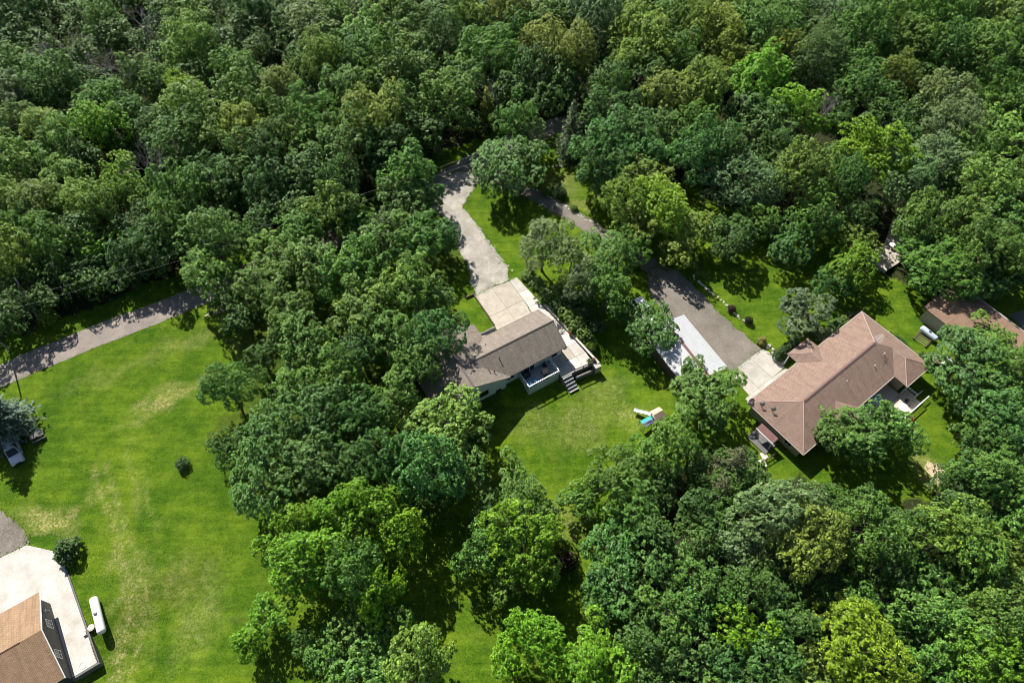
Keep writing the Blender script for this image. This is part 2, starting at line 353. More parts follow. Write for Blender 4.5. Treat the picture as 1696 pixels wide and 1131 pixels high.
gm = np_mesh('ground', verts, quads, M_lawn()); gm.shade_smooth()
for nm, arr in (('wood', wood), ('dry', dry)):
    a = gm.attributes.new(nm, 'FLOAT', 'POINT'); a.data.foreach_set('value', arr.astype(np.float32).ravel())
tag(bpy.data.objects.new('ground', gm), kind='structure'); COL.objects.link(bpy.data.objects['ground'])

VERGE = []
def sheet(name, pts, mat, lift, jit=.25, step=.5, seed=0):
    """flat surfacing on the ground with a ragged outline"""
    rg = np.random.default_rng(seed); out = []; wob = 0.0
    for i in range(len(pts)):
        a = np.array(pts[i][:2]); b = np.array(pts[(i + 1) % len(pts)][:2]); n = max(1, int(np.linalg.norm(b - a) / step))
        d = (b - a) / max(1e-6, np.linalg.norm(b - a)); nn = np.array([-d[1], d[0]])
        for k in range(n):
            w_ = .55 * wob + rg.normal(0, jit) * .5; wob = w_
            out.append(a + (b - a) * k / n + nn * w_)
    VERGE.extend([tuple(q) for q in out])
    P = np.array(out); lo = P.min(0); hi = P.max(0); poly = [tuple(q) for q in P]
    import bmesh
    bm = bmesh.new(); vs = [bm.verts.new((x, y, hgt(x, y) + lift)) for x, y in poly]
    f = bm.faces.new(vs)
    if f.normal.z < 0 or True: bm.normal_update()
    if f.normal.z < 0: f.normal_flip()
    bmesh.ops.triangulate(bm, faces=[f])
    me = bpy.data.meshes.new(name); bm.to_mesh(me); bm.free(); me.materials.append(mat)
    o = bpy.data.objects.new(name, me); COL.objects.link(o); return tag(o, kind='structure')
def ribbon(name, cpx, width, mat, lift, jit=.2, seed=0):
    c = [np.array(gp(*q)[:2]) for q in cpx]; fine = []
    for i in range(len(c) - 1):                    # Catmull-Rom
        p0, p1, p2, p3 = c[max(0, i - 1)], c[i], c[i + 1], c[min(len(c) - 1, i + 2)]
        for t in np.linspace(0, 1, 12, endpoint=False):
            fine.append(.5 * ((2 * p1) + (-p0 + p2) * t + (2 * p0 - 5 * p1 + 4 * p2 - p3) * t * t + (-p0 + 3 * p1 - 3 * p2 + p3) * t ** 3))
    fine.append(c[-1]); L, Rr = [], []
    rg = np.random.default_rng(seed); wob = 0; wob2 = 0
    vs = []
    for i, p in enumerate(fine):
        d = fine[min(i + 1, len(fine) - 1)] - fine[max(0, i - 1)]; d = d / np.linalg.norm(d); n = np.array([-d[1], d[0]])
        wob = wob * .6 + rg.normal(0, jit) * .5; wob2 = wob2 * .6 + rg.normal(0, jit) * .5
        for k in np.linspace(-1, 1, 5):
            q = p + n * (width / 2 * k + (wob if k == 1 else wob2 if k == -1 else 0)); vs.append((q[0], q[1], hgt(q[0], q[1]) + lift))
            if abs(k) == 1: VERGE.append((q[0], q[1]))
    fs = [(i * 5 + k + 1, i * 5 + k, (i + 1) * 5 + k, (i + 1) * 5 + k + 1) for i in range(len(fine) - 1) for k in range(4)]
    o = MB().add(vs, fs).build(name, mat); return tag(o, kind='structure')
ribbon('road', [(-120, 668), (0, 622), (150, 560), (310, 498), (450, 437), (620, 368), (690, 325), (750, 290), (820, 250), (905, 213), (960, 200), (1040, 182), (1100, 170)], 4.3, MAT['asphalt'], .03, .15, 1)
ribbon('side_drive', [(800, 283), (835, 300), (880, 321), (935, 350), (985, 380), (1040, 412), (1085, 447), (1100, 458)], 2.9, MAT['gravel2'], .034, .2, 2)
sheet('gravel_drive', [gp(*q) for q in ((722, 300), (755, 285), (800, 285), (786, 310), (766, 345), (795, 376), (816, 408), (838, 440), (844, 465), (788, 488), (773, 440), (758, 405), (745, 370), (715, 345))], MAT['gravel'], .042, .26, .4, 3)
sheet('gravel_yard', [gp(*q) for q in ((1072, 452), (1095, 438), (1120, 448), (1160, 483), (1205, 532), (1257, 573), (1262, 580), (1214, 614), (1185, 600), (1120, 540), (1080, 500))], MAT['gravel2'], .047, .3, .5, 4)
sheet('gravel_apron', [gp(*q) for q in ((-80, 840), (0, 846), (28, 860), (45, 885), (48, 903), (0, 926), (-80, 950))], MAT['gravel2'], .04, .35, .5, 5)
sheet('sandy_patch', [gp(*q) for q in ((1537, 770), (1548, 764), (1556, 772), (1562, 790), (1553, 803), (1543, 795))], MAT['sand'], .02, .5, .4, 6)
sheet('sandy_patch', [gp(*q) for q in ((338, 524), (352, 514), (374, 508), (372, 515), (350, 524))], MAT['sand'], .02, .3, .4, 7)
sheet('gravel_parking', [gp(*q) for q in ((1668, 520), (1690, 510), (1760, 540), (1760, 590), (1715, 560), (1690, 545))], MAT['conc_dark'], .03, .3, .5, 8)
sheet('footpath_dirt', [gp(*q) for q in ((724, 300), (790, 262), (800, 285), (760, 312), (735, 322))], MAT['gravel2'], .036, .3, .5, 9)

# ------------------------------------------------------------------ buildings
def frame(a, u0, v0):
    """root position for a building whose local x,y are the (u,v) axes turned by a, with local origin at (u0,v0)"""
    p = rot(a, u0, v0); return (p[0], p[1], 0)
def ridge_cap(parent, p0, p1, mat, w=.34, name='ridge_cap'):
    p0 = Vector(p0); p1 = Vector(p1); d = (p1 - p0).normalized(); s = d.cross(Vector((0, 0, 1))).normalized() * w / 2
    dn = Vector((0, 0, -.07)); up = Vector((0, 0, .05))
    vs = [p0 + s + dn, p0 + up, p0 - s + dn, p1 + s + dn, p1 + up, p1 - s + dn]
    return MB().add(vs, [(0, 1, 4, 3), (1, 2, 5, 4), (0, 3, 5, 2), (0, 2, 1), (3, 4, 5)]).build(name, mat, parent)
def window(parent, c, along, w, h, nrm, frame_mat='trim', name='window'):
    """framed window on a wall: c centre on the wall plane, along/nrm unit 2D vectors"""
    a = Vector((*along, 0)); n = Vector((*nrm, 0)); z = Vector((0, 0, 1)); c = Vector(c); m = MB(); t = .09
    def bar(o, du, dz, su, sz, d0, d1):
        vs = [o + a * (du + su * i) + z * (dz + sz * j) + n * d for d in (d0, d1) for i, j in ((-.5, -.5), (.5, -.5), (.5, .5), (-.5, .5))]
        m.add(vs, [(0, 1, 2, 3), (4, 5, 6, 7), (0, 1, 5, 4), (1, 2, 6, 5), (2, 3, 7, 6), (3, 0, 4, 7)])
    bar(c, 0, h / 2, w + t, t, -.02, .06); bar(c, 0, -h / 2, w + t + .1, t, -.02, .09); bar(c, -w / 2, 0, t, h - t, -.02, .058); bar(c, w / 2, 0, t, h - t, -.02, .058); bar(c, 0, 0, .05, h - t, -.02, .045)
    f = m.build(name, MAT[frame_mat], parent); m = MB(); bar(c, 0, 0, w - t, h - t, -.01, .02); m.build('pane', MAT['glass'], f); return f
def gable_wall_prism(m, x0, x1, y0, y1, z0, ze, zr, along):
    """walls with gables; ridge runs along x or y"""
    if along == 'x':
        ym = (y0 + y1) / 2
        vs = [(x, y, z) for x in (x0, x1) for y, z in ((y0, z0), (y1, z0), (y1, ze), (ym, zr), (y0, ze))]
    else:
        xm = (x0 + x1) / 2
        vs = [(x, y, z) for y in (y0, y1) for x, z in ((x0, z0), (x1, z0), (x1, ze), (xm, zr), (x0, ze))]
    m.add(vs, [(0, 1, 2, 3, 4), (9, 8, 7, 6, 5), (0, 5, 6, 1), (1, 6, 7, 2), (2, 7, 8, 3), (3, 8, 9, 4), (4, 9, 5, 0)])
def railing(parent, p0, p1, h, mat, name='railing', n=None, top_w=.12, bal=.035):
    p0 = Vector(p0); p1 = Vector(p1); L = (p1 - p0).length; rz = math.atan2(p1.y - p0.y, p1.x - p0.x); m = MB(); mid = (p0 + p1) / 2
    m.box(mid + Vector((0, 0, h)), (L, top_w, .06), rz); m.box(mid + Vector((0, 0, .12)), (L, .05, .06), rz)
    n = n or max(2, int(L / .16))
    for i in range(n + 1):
        q = p0.lerp(p1, i / n); big = i % 9 == 0 or i == n
        m.box(q + Vector((0, 0, h / 2 - .02)), (.1 if big else bal, .1 if big else bal, h - .06), rz)
    return m.build(name, mat, parent)

# ---- grey-roofed house -------------------------------------------------------------------------
U0, V0 = 29.0, 47.5
h1 = thing('grey_roofed_house', 'white house with weathered grey shingle roof and raised corner deck, centre of photo', 'house', frame(A1, U0, V0), A1)
def L1(u, v, z): return (u - U0, v - V0, z)
def B1(m, u0, u1, v0, v1, z0, z1): return m.bb(u0 - U0, u1 - U0, v0 - V0, v1 - V0, z0, z1)
ZE, ZR, ZW = 2.8, 4.72, 5.3
m = MB(); gable_wall_prism(m, 24.5 - U0, 35.25 - U0, 44.2 - V0, 50.8 - V0, -1.9, 2.72, 4.35, 'x'); m.build('wall', MAT['side_white'], h1)
m = MB(); gable_wall_prism(m, 14.6 - U0, 25.3 - U0, 43.8 - V0, 53.8 - V0, -1.9, 2.66, 4.9, 'y'); m.build('wing_wall', MAT['side_white'], h1)
xr = 25.8 - (ZR - ZE) / ((ZW - ZE) / 5.9)
xm0 = 25.8
MB().slab([L1(35.75, 51.4, ZE), L1(35.75, 47.5, ZR), L1(xr, 47.5, ZR), L1(xm0, 51.4, ZE)]).build('roof_slope', MAT['roof_grey'], h1)
MB().slab([L1(35.75, 43.6, ZE), L1(xm0, 43.6, ZE), L1(xr, 47.5, ZR), L1(35.75, 47.5, ZR)]).build('roof_slope', MAT['roof_grey'], h1)
MB().slab([L1(25.8, 43.35, ZE), L1(25.8, 43.6, ZE), L1(xr, 47.5, ZR), L1(25.8, 51.4, ZE), L1(25.8, 54.2, ZE), L1(19.9, 54.2, ZW), L1(19.9, 43.35, ZW)]).build('wing_roof_slope', MAT['roof_grey'], h1)
MB().slab([L1(14.0, 43.35, ZE), L1(19.9, 43.35, ZW), L1(19.9, 54.2, ZW), L1(14.0, 54.2, ZE)]).build('wing_roof_slope', MAT['roof_grey'], h1)
ridge_cap(h1, L1(xr - .3, 47.5, ZR + .02), L1(35.77, 47.5, ZR + .02), MAT['ridge_grey'])
ridge_cap(h1, L1(19.9, 43.33, ZW + .02), L1(19.9, 54.22, ZW + .02), MAT['ridge_grey'])
m = MB(); B1(m, 25.9, 35.8, 43.5, 43.6, 2.62, 2.77); m.build('gutter', MAT['trim_dark'], h1)
m = MB(); B1(m, 25.9, 35.8, 51.4, 51.5, 2.62, 2.77); m.build('gutter', MAT['trim_dark'], h1)
for u, v, z in ((23.4, 45.4, 4.0), (24.0, 44.9, 3.75), (25.6, 46.2, 4.25)):
    MB().lathe([(.07, -.2), (.07, .32), (.09, .32), (.09, .36)], L1(u, v, z), 8).build('vent_pipe', MAT['black'], h1)
MB().lathe([(.05, -.2), (.05, .3)], L1(25.2, 49.5, 3.75), 8).build('vent_pipe', MAT['black'], h1)
m = MB(); B1(m, 35.35, 35.8, 43.65, 44.0, 2.0, 2.62); m.build('soffit_lamp', MAT['trim_dark'], h1)
for u in (26.3,): window(h1, L1(u, 44.2, 1.2), (1, 0), 1.2, 1.1, (0, -1))
for u, w, z in ((17.6, 1.0, 1.3), (21.6, 1.3, 1.2), (24.0, .8, -.4)): window(h1, L1(u, 43.8, z), (1, 0), w, 1.1, (0, -1), 'trim_dark')
window(h1, L1(34.0, 44.2, 1.25), (1, 0), .8, 1.0, (0, -1), 'trim_dark')
m = MB(); B1(m, 28.6, 30.4, 44.1, 44.2, .32, 2.3); d = m.build('patio_door', MAT['glass'], h1)
m = MB(); B1(m, 29.46, 29.54, 44.06, 44.1, .32, 2.3); B1(m, 28.5, 28.6, 44.06, 44.1, .32, 2.3); B1(m, 30.4, 30.5, 44.06, 44.1, .32, 2.3); m.build('door_frame', MAT['trim'], d)
m = MB(); B1(m, 31.2, 33.6, 50.8, 50.86, .02, 2.2); g_ = m.build('garage_door', MAT['trim'], h1)
for k in range(4): m = MB(); B1(m, 31.25, 33.55, 50.86, 50.89, .06 + k * .54, .55 + k * .54); m.build('door_panel', MAT['trim'], g_)
# deck
dk = thing('raised_deck', 'raised deck tinted blue with house shade, white railing, front of the grey-roofed house', 'deck', frame(A1, U0, V0), A1)
m = MB()
for k in range(19): B1(m, 27.75, 33.1, 41.35 + k * .145, 41.35 + k * .145 + .137, .14, .2)
tag(m.build('deck_boards', MAT['deck'], dk), kind='stuff')
m = MB(); B1(m, 27.78, 33.07, 41.38, 41.46, -1.75, .13); B1(m, 27.78, 27.86, 41.46, 44.1, -1.75, .13); B1(m, 32.99, 33.07, 41.46, 44.1, -1.75, .13); m.build('skirt', MAT['side_white'], dk)
for a, b in (((27.8, 41.4), (33.05, 41.4)), ((27.8, 41.5), (27.8, 44.0)), ((33.05, 41.5), (33.05, 43.9))):
    railing(dk, L1(*a, .2), L1(*b, .2), 1.0, MAT['trim'], top_w=.16)
t = thing('deck_table', 'square salmon-topped table with dark base on the raised deck', 'table', Vector(frame(A1, 31.35, 42.6)) + Vector((0, 0, .2)), A1)
MB().box((0, 0, .72), (.95, .85, .05)).build('table_top', MAT['cushion'], t)
for i in (-.38, .38):
    for j in (-.32, .32): MB().box((i, j, .35), (.07, .07, .69)).build('leg', MAT['wood_dark'], t)
MB().box((0, 0, .3), (.6, .5, .25)).build('base', MAT['wood_dark'], t)
def chair(label, u, v, rz, mat, z=.2, a=A1, group=None):
    t = thing('deck_chair', label, 'chair', Vector(frame(a, u, v)) + Vector((0, 0, z)), a + rz, group)
    MB().box((0, 0, .42), (.52, .5, .06)).build('seat', mat, t); MB().box((0, .26, .75), (.52, .05, .62)).build('backrest', mat, t)
    for i in (-.22, .22):
        for j in (-.2, .2): MB().box((i, j, .2), (.05, .05, .38)).build('leg', mat, t)
    return t
chair('black deck chair beside the salmon-topped table, nearest the house wall', 31.9, 43.5, .3, MAT['black'])
chair('black deck chair in front of the salmon-topped table, by the railing', 31.0, 41.8, 3.3, MAT['black'])
chair('pale blue deck chair beside the blue cooler', 29.3, 41.9, 2.4, MAT['blue'])
t = thing('cooler', 'bright blue cooler box in the front left corner of the raised deck', 'cooler', Vector(frame(A1, 28.35, 41.95)) + Vector((0, 0, .2)), A1 + .1)
MB().box((0, 0, .24), (.62, .95, .48)).build('body', MAT['blue'], t); MB().box((0, 0, .515), (.66, .99, .07)).build('lid', MAT['blue'], t); MB().box((.05, -.1, .57), (.25, .35, .04)).build('handle', MAT['trim'], t)
t = thing('grill', 'black covered grill against the house wall on the raised deck', 'grill', Vector(frame(A1, 28.5, 43.5)) + Vector((0, 0, .2)), A1)
MB().box((0, 0, .45), (1.3, .6, .86)).build('cabinet', MAT['black'], t); MB().lathe([(.05, -.5), (.3, -.45), (.32, 0), (.3, .45), (.05, .5)], (0, 0, .95), 10, 'x').build('hood', MAT['black'], t)
t = thing('planter_box', 'pale planter box of greenery along the deck railing', 'planter', Vector(frame(A1, 31.9, 41.65)) + Vector((0, 0, .2)), A1)
MB().box((0, 0, .3), (1.0, .3, .6)).build('box', MAT['trim'], t); MB().box((0, 0, .62), (.9, .22, .06)).build('soil', MAT['wood_dark'], t)

# patio: concrete slabs poured one by one, on a retaining base
pt = thing('concrete_patio', 'pale concrete patio and apron around the grey-roofed house', 'patio', frame(A1, U0, V0), A1)
def Q1(pts): return [(u - U0, v - V0) for u, v in pts]
g = .03
def east(v): return 37.25 + (60.5 - v) / 21.0 * 1.75
slabs = [([(29.5, 55.9), (32.6, 55.9), (32.6, 60.75), (29.5, 60.75)], 'conc_tan'), ([(32.6, 55.9), (35.78, 55.9), (35.78, 60.45), (32.6, 60.75)], 'conc_tan'),
         ([(29.1, 50.9), (32.6, 50.9), (32.6, 55.9), (29.3, 55.9)], 'conc_tan'), ([(32.6, 50.9), (35.48, 50.9), (35.78, 55.9), (32.6, 55.9)], 'conc_tan')]
vv = [60.5, 57.5, 54.3, 51.2, 48.0, 44.9]
for i in range(5):
    slabs.append(([(35.8 if i < 1 else 35.78 if i < 2 else 35.5 if i < 3 else 35.3, vv[i + 1]), (east(vv[i + 1]), vv[i + 1]), (east(vv[i]), vv[i]), (35.8 if i < 2 else 35.5 if i < 3 else 35.3, vv[i])], 'conc_white' if i else 'conc'))
slabs += [([(35.3, 42.7), (36.9, 42.7), (36.9, 44.9), (35.3, 44.9)], 'conc_tan'), ([(36.9, 42.7), (east(42.7), 42.7), (east(44.9), 44.9), (36.9, 44.9)], 'conc_white'),
          ([(35.3, 40.6), (37.0, 40.4), (37.0, 42.7), (35.3, 42.7)], 'conc_white'), ([(37.0, 40.4), (38.6, 40.2), (38.75, 42.7), (37.0, 42.7)], 'conc_white'),
          ([(33.15, 42.4), (35.3, 42.4), (35.3, 44.15), (33.15, 44.15)], 'conc'), ([(33.15, 40.7), (35.3, 40.6), (35.3, 42.4), (33.15, 42.4)], 'conc')]
for k, (p, mt) in enumerate(slabs):
    c = np.mean(p, 0); q = [tuple(np.array(x) + (c - x) / np.linalg.norm(c - x) * g) for x in p]
    MB().prism(Q1(q), -.12, .05 + .004 * (k % 3)).build('slab', MAT[mt], pt)
MB().prism(Q1([(29.2, 51.0), (33.2, 50.9), (33.2, 40.75), (38.55, 40.25), (38.85, 41), (37.2, 60.4), (29.6, 60.65)]), -2.1, -.13).build('base', MAT['conc_dark'], pt)
# retaining wall on the right and front edges of the patio, with a stone cap course
rw = thing('retaining_wall', 'low dark retaining wall with pale cap stones along the patio edge', 'wall', frame(A1, U0, V0), A1)
for i in range(13):
    va, vb = 53.5 - i * 1.05, 53.5 - (i + 1) * 1.05; ua, ub = east(va) + .1, east(vb) + .1
    MB().prism(Q1([(ua, va - .02), (ua + .35, va - .02), (ub + .35, vb + .02), (ub, vb + .02)]), .18 + random.uniform(0, .05), .34 + random.uniform(0, .05)).build('cap_stone', MAT['stone'], rw)
    MB().prism(Q1([(ua + .03, va), (ua + .32, va), (ub + .32, vb), (ub + .03, vb)]), -2.0, .17).build('block', MAT['stone_dark'], rw)
MB().prism(Q1([(35.2, 39.75), (39.1, 39.35), (39.15, 39.75), (35.2, 40.1)]), -2.1, -.55).build('front_wall', MAT['conc_dark'], rw)
MB().prism(Q1([(35.25, 39.8), (38.0, 39.52), (38.0, 39.8), (35.25, 40.02)]), -.55, -.45).build('ledge', MAT['conc_white'], rw)
MB().prism(Q1([(38.35, 39.3), (39.35, 39.25), (39.35, 40.2), (38.35, 40.2)]), -2.1, .22).build('corner_pier', MAT['conc'], rw)
rr = thing('patio_railing', 'low dark rail along the front edge of the pale patio', 'railing', frame(A1, U0, V0), A1)
railing(rr, L1(35.3, 40.5, .06), L1(38.3, 40.25, .06), .75, MAT['black'], 'rail')
st = thing('concrete_steps', 'concrete steps, house shade in their grey, leading from the patio down to the lawn', 'steps', frame(A1, U0, V0), A1)
for k in range(5):
    m = MB(); B1(m, 33.2, 34.8, 40.35 - k * .48, 40.7 - k * .48 + .16, -2.2, -.02 - k * .29 - .28 * (k > 0) * 0); m.build('step', MAT['conc'] if k == 4 else MAT['step'], st)  # upper steps have house shade in their colour, the lowest is plain
# entry steps on the north side between wing and apron
es = thing('entry_steps', 'shaded entry steps and walk between the grey roof wing and tan apron', 'steps', frame(A1, U0, V0), A1)
for k in range(5):
    m = MB(); B1(m, 26.1 + k * .5, 26.56 + k * .5, 51.9, 53.2, -.2, .55 - k * .1); m.build('step', MAT['conc'], es)
m = MB(); B1(m, 25.9, 29.0, 53.3, 53.55, -.2, .75); m.build('side_wall', MAT['stone_dark'], es)
pw = thing('apron_wall', 'thin dark timber edging wall on the left side of the tan concrete apron', 'wall', frame(A1, U0, V0), A1)
for i in range(5):
    m = MB(); a = 54.0 + i * 1.4; m.prism(Q1([(29.15 - .0 + .03 * i, a), (29.33 + .03 * i, a), (29.36 + .03 * i, a + 1.36), (29.18 + .03 * i, a + 1.36)]), -.15, .32); m.build('timber', MAT['wood_dark'], pw)
m = MB(); m.prism(Q1([(28.0, 60.9), (29.6, 60.9), (29.6, 61.12), (28.0, 61.12)]), -.15, .36); m.build('timber', MAT['wood_dark'], pw)

# ---- brown-roofed house ------------------------------------------------------------------------
U0b, V0b = 67.5, 11.5
h2 = thing('brown_roofed_house', 'long ranch house with brown shingle hip roof', 'house', frame(A2, U0b, V0b), A2)
def L2(u, v, z): return (u - U0b, v - V0b, z)
def B2(m, u0, u1, v0, v1, z0, z1): return m.bb(u0 - U0b, u1 - U0b, v0 - V0b, v1 - V0b, z0, z1)
E_, S_ = 2.8, .42
ua, ub, va, vb = 54.7, 80.6, 6.45, 16.45; vm = 11.45; hw = 5.0; zr = E_ + hw * S_
w0, w1, wv = 74.75, 80.55, 4.25; wm = (w0 + w1) / 2; wh = 2.9; wz = E_ + wh * S_
m = MB(); B2(m, 55.3, 80.0, 7.05, 15.85, -.4, 2.75); m.build('wall', MAT['side_tan'], h2)
m = MB(); B2(m, 75.3, 80.0, 4.85, 7.05, -.4, 2.75); m.build('wing_wall', MAT['side_tan'], h2)
rb = MAT['roof_brown']
p0, p1 = 65.45, 70.15; pm_ = (p0 + p1) / 2; ph = (p1 - p0) / 2; pz = E_ + ph * S_; pv = 18.4
MB().slab([L2(ua, vb, E_), L2(ua + hw, vm, zr), L2(ub - hw, vm, zr), L2(ub, vb, E_), L2(p1, vb, E_), L2(pm_, vb - ph, pz), L2(p0, vb, E_)]).build('roof_slope', rb, h2)
MB().slab([L2(ua, va, E_), L2(w0, va, E_), L2(wm, va + wh, wz), L2(w1 + .05, va + .0, E_), L2(ub - hw, vm, zr), L2(ua + hw, vm, zr)]).build('roof_slope', rb, h2)
MB().slab([L2(ua, vb, E_), L2(ua, va, E_), L2(ua + hw, vm, zr)]).build('roof_hip', rb, h2)
MB().slab([L2(ub, vb, E_), L2(ub - hw, vm, zr), L2(ub, va, E_)]).build('roof_hip', rb, h2)
wr0 = wv + wh
MB().slab([L2(w0, wv, E_), L2(wm, wr0, wz), L2(wm, va + wh, wz), L2(w0, va, E_)]).build('wing_roof_slope', rb, h2)
MB().slab([L2(w1 + .05, wv, E_), L2(w1 + .05, va, E_), L2(wm, va + wh, wz), L2(wm, wr0, wz)]).build('wing_roof_slope', rb, h2)
MB().slab([L2(w0, wv, E_), L2(w1 + .05, wv, E_), L2(wm, wr0, wz)]).build('wing_roof_hip', rb, h2)
MB().slab([L2(p0, vb, E_), L2(pm_, vb - ph, pz), L2(pm_, pv - ph, pz), L2(p0, pv, E_)]).build('porch_roof_slope', rb, h2)
MB().slab([L2(p1, vb, E_), L2(pm_, vb - ph, pz), L2(pm_, pv - ph, pz), L2(p1, pv, E_)]).build('porch_roof_slope', rb, h2)
MB().slab([L2(p0, pv, E_), L2(pm_, pv - ph, pz), L2(p1, pv, E_)]).build('porch_roof_hip', rb, h2)
s0, s1 = 61.5, 66.5; smid = 64.0; sz = E_ + 2.5 * S_
MB().slab([L2(s1, va, E_), L2(smid, va + 2.5, sz), L2(smid, 4.6, sz), L2(s1, 4.6, E_)]).build('rear_porch_roof_slope', rb, h2)
MB().slab([L2(s0, va, E_), L2(smid, va + 2.5, sz), L2(smid, 4.6, sz), L2(s0, 4.6, E_)]).build('rear_porch_roof_slope', rb, h2)
for u in (61.8, 66.2): m = MB(); B2(m, u - .08, u + .08, 4.7, 4.86, -.2, 2.75); m.build('porch_post', MAT['trim'], h2)
for u in (65.7, 69.9): m = MB(); B2(m, u - .09, u + .09, 18.0, 18.18, -.2, 2.7); m.build('porch_post', MAT['trim'], h2)
ridge_cap(h2, L2(ua + hw, vm, zr + .02), L2(ub - hw, vm, zr + .02), MAT['ridge_brown'], .5)
for a, b in (((ua, vb, E_), (ua + hw, vm, zr)), ((ua, va, E_), (ua + hw, vm, zr)), ((ub, vb, E_), (ub - hw, vm, zr)), ((wm, wr0, wz), (wm, va + wh, wz)), ((w0, wv, E_), (wm, wr0, wz)), ((w1, wv, E_), (wm, wr0, wz)), ((p0, pv, E_), (pm_, pv - ph, pz)), ((p1, pv, E_), (pm_, pv - ph, pz)), ((pm_, pv - ph, pz), (pm_, vb - ph, pz))):
    ridge_cap(h2, L2(*a), L2(*b), MAT['hip_brown'], .26, 'hip_cap')
for a, b in (((ua, va), (w0, va)), ((ua, vb), (p0, vb)), ((p1, vb), (ub, vb)), ((ua, va), (ua, vb)), ((ub, va), (ub, vb)), ((w0, wv), (w1, wv)), ((w0, wv), (w0, va))):
    p = Vector(L2(*a, E_ - .1)); q = Vector(L2(*b, E_ - .1)); m = MB(); nrm = Vector((0, 0, 1)).cross(q - p).normalized()
    cen = Vector((w0 - 10 - U0b, vm - V0b, 0)); md = (p + q) / 2
    if nrm.dot(md - cen) < 0: nrm = -nrm
    m.box(md + nrm * .07, ((q - p).length + .1, .1, .16), math.atan2(q.y - p.y, q.x - p.x)); m.build('gutter', MAT['gutter_tan'], h2)
for u, v in ((67.4, 9.9), (75.6, 9.5), (72.9, 9.1)):
    zz = E_ + (v - va) * S_; MB().lathe([(.05, -.2), (.05, .3), (.08, .3), (.08, .36)], L2(u, v, zz), 8).build('vent_pipe', MAT['trim'], h2)
for u in (57.5, 60.5): window(h2, L2(u, 7.05, 1.4), (1, 0), 1.3, 1.2, (0, -1))
for u in (56.0,): window(h2, L2(55.3, 9.0, 1.4), (0, 1), 1.2, 1.1, (-1, 0))
m = MB(); B2(m, 69, 71, 6.97, 7.05, .3, 2.4); d = m.build('patio_door', MAT['glass'], h2); m = MB(); B2(m, 69.96, 70.04, 6.93, 6.97, .3, 2.4); m.build('door_frame', MAT['trim'], d)
m = MB(); B2(m, 67.2, 68.2, 15.85, 15.92, .1, 2.2); m.build('front_door', MAT['wood_dark'], h2)
for c in (58.5, 62.3):
    m = MB(); B2(m, c - 1.5, c + 1.5, 15.85, 15.91, .05, 2.2); gd = m.build('garage_door', MAT['trim'], h2)
    for k in range(4): m = MB(); B2(m, c - 1.45, c + 1.45, 15.91, 15.94, .08 + k * .53, .56 + k * .53); m.build('door_panel', MAT['trim'], gd)
# roof antenna
an = thing('roof_antenna', 'pale television antenna on the ridge of the brown roof', 'antenna', Vector(frame(A2, 75.3, 11.3)) + Vector((0, 0, zr)), A2)
MB().tube((0, 0, -.15), (0, 0, 1.8), .03).build('mast', MAT['steel'], an)
m = MB(); m.tube((-.7, 0, 1.6), (.9, .1, 1.6), .022)
for k in range(7): y = .75 - k * .07; m.tube((-.65 + k * .25, -y, 1.6), (-.65 + k * .25, y, 1.6), .015)
m.build('boom', MAT['trim'], an)
for i, (u, v, lb) in enumerate(((55.5, 14.8, 'small satellite dish on the brown roof edge, nearer the concrete slab'), (56.0, 13.3, 'small satellite dish on the brown roof edge, nearer the red-brown awning'))):
    zz = E_ + (u - ua) * S_; s = thing('satellite_dish', lb, 'dish', Vector(frame(A2, u, v)) + Vector((0, 0, zz)), A2 + .5, 'dishes on the brown roof')
    MB().tube((0, 0, -.1), (0, 0, .7), .04).tube((0, 0, .05), (.5, .1, .0), .025).build('mast', MAT['black'], s)
    m = MB(); m.lathe([(.04, 0), (.22, .04), (.36, .14), (.37, .15)], (.0, 0, .0), 12, 'x'); dd = m.build('reflector', MAT['steel'], s); dd.location = (-.1, 0, .75); dd.rotation_euler = (0, R(30), 0)
    MB().tube((0, 0, .62), (.42, 0, .95), .02).build('arm', MAT['black'], s)
# awning over side door
aw = thing('door_awning', 'narrow red-brown metal awning over a dark stoop at the left end of brown-roofed house', 'awning', frame(A2, 54.2, 11.6), A2)
for k in range(6):
    MB().slab([(-1.15, -1.5 + k * .5, 2.05), (-.05, -1.5 + k * .5, 2.3), (-.05, -1.03 + k * .5, 2.3), (-1.15, -1.03 + k * .5, 2.05)], .05).build('panel', MAT['rustmetal'], aw)
MB().box((-1.15, 0, 2.03), (.08, 3.05, .1)).build('front_beam', MAT['trim'], aw)
for j in (-1.4, 1.4): MB().box((-1.1, j, .98), (.09, .09, 2.0)).build('post', MAT['trim'], aw)
sp = thing('stoop', 'dark concrete stoop below the red-brown awning', 'stoop', frame(A2, 53.4, 11.6), A2)
MB().box((0, 0, .08), (2.6, 3.4, .2)).build('pad', MAT['conc_dark'], sp)
for k in range(3): MB().box((-1.5 - k * 1.0, -1.8 - k * .55, .03), (.9, 1.1, .08), -.4).build('stepping_slab', MAT['stone'], sp)
fr = thing('garden_fence', 'short dark timber fence beside the stoop of brown-roofed house', 'fence', frame(A2, 51.6, 9.2), A2 - .12)
for k in range(5): MB().box((-2 + k * .95, 0, .5), (.1, .1, 1.1)).build('post', MAT['wood_dark'], fr)
for z in (.4, .9): MB().box((-.1, 0, z), (3.9, .05, .1)).build('rail', MAT['wood_dark'], fr)
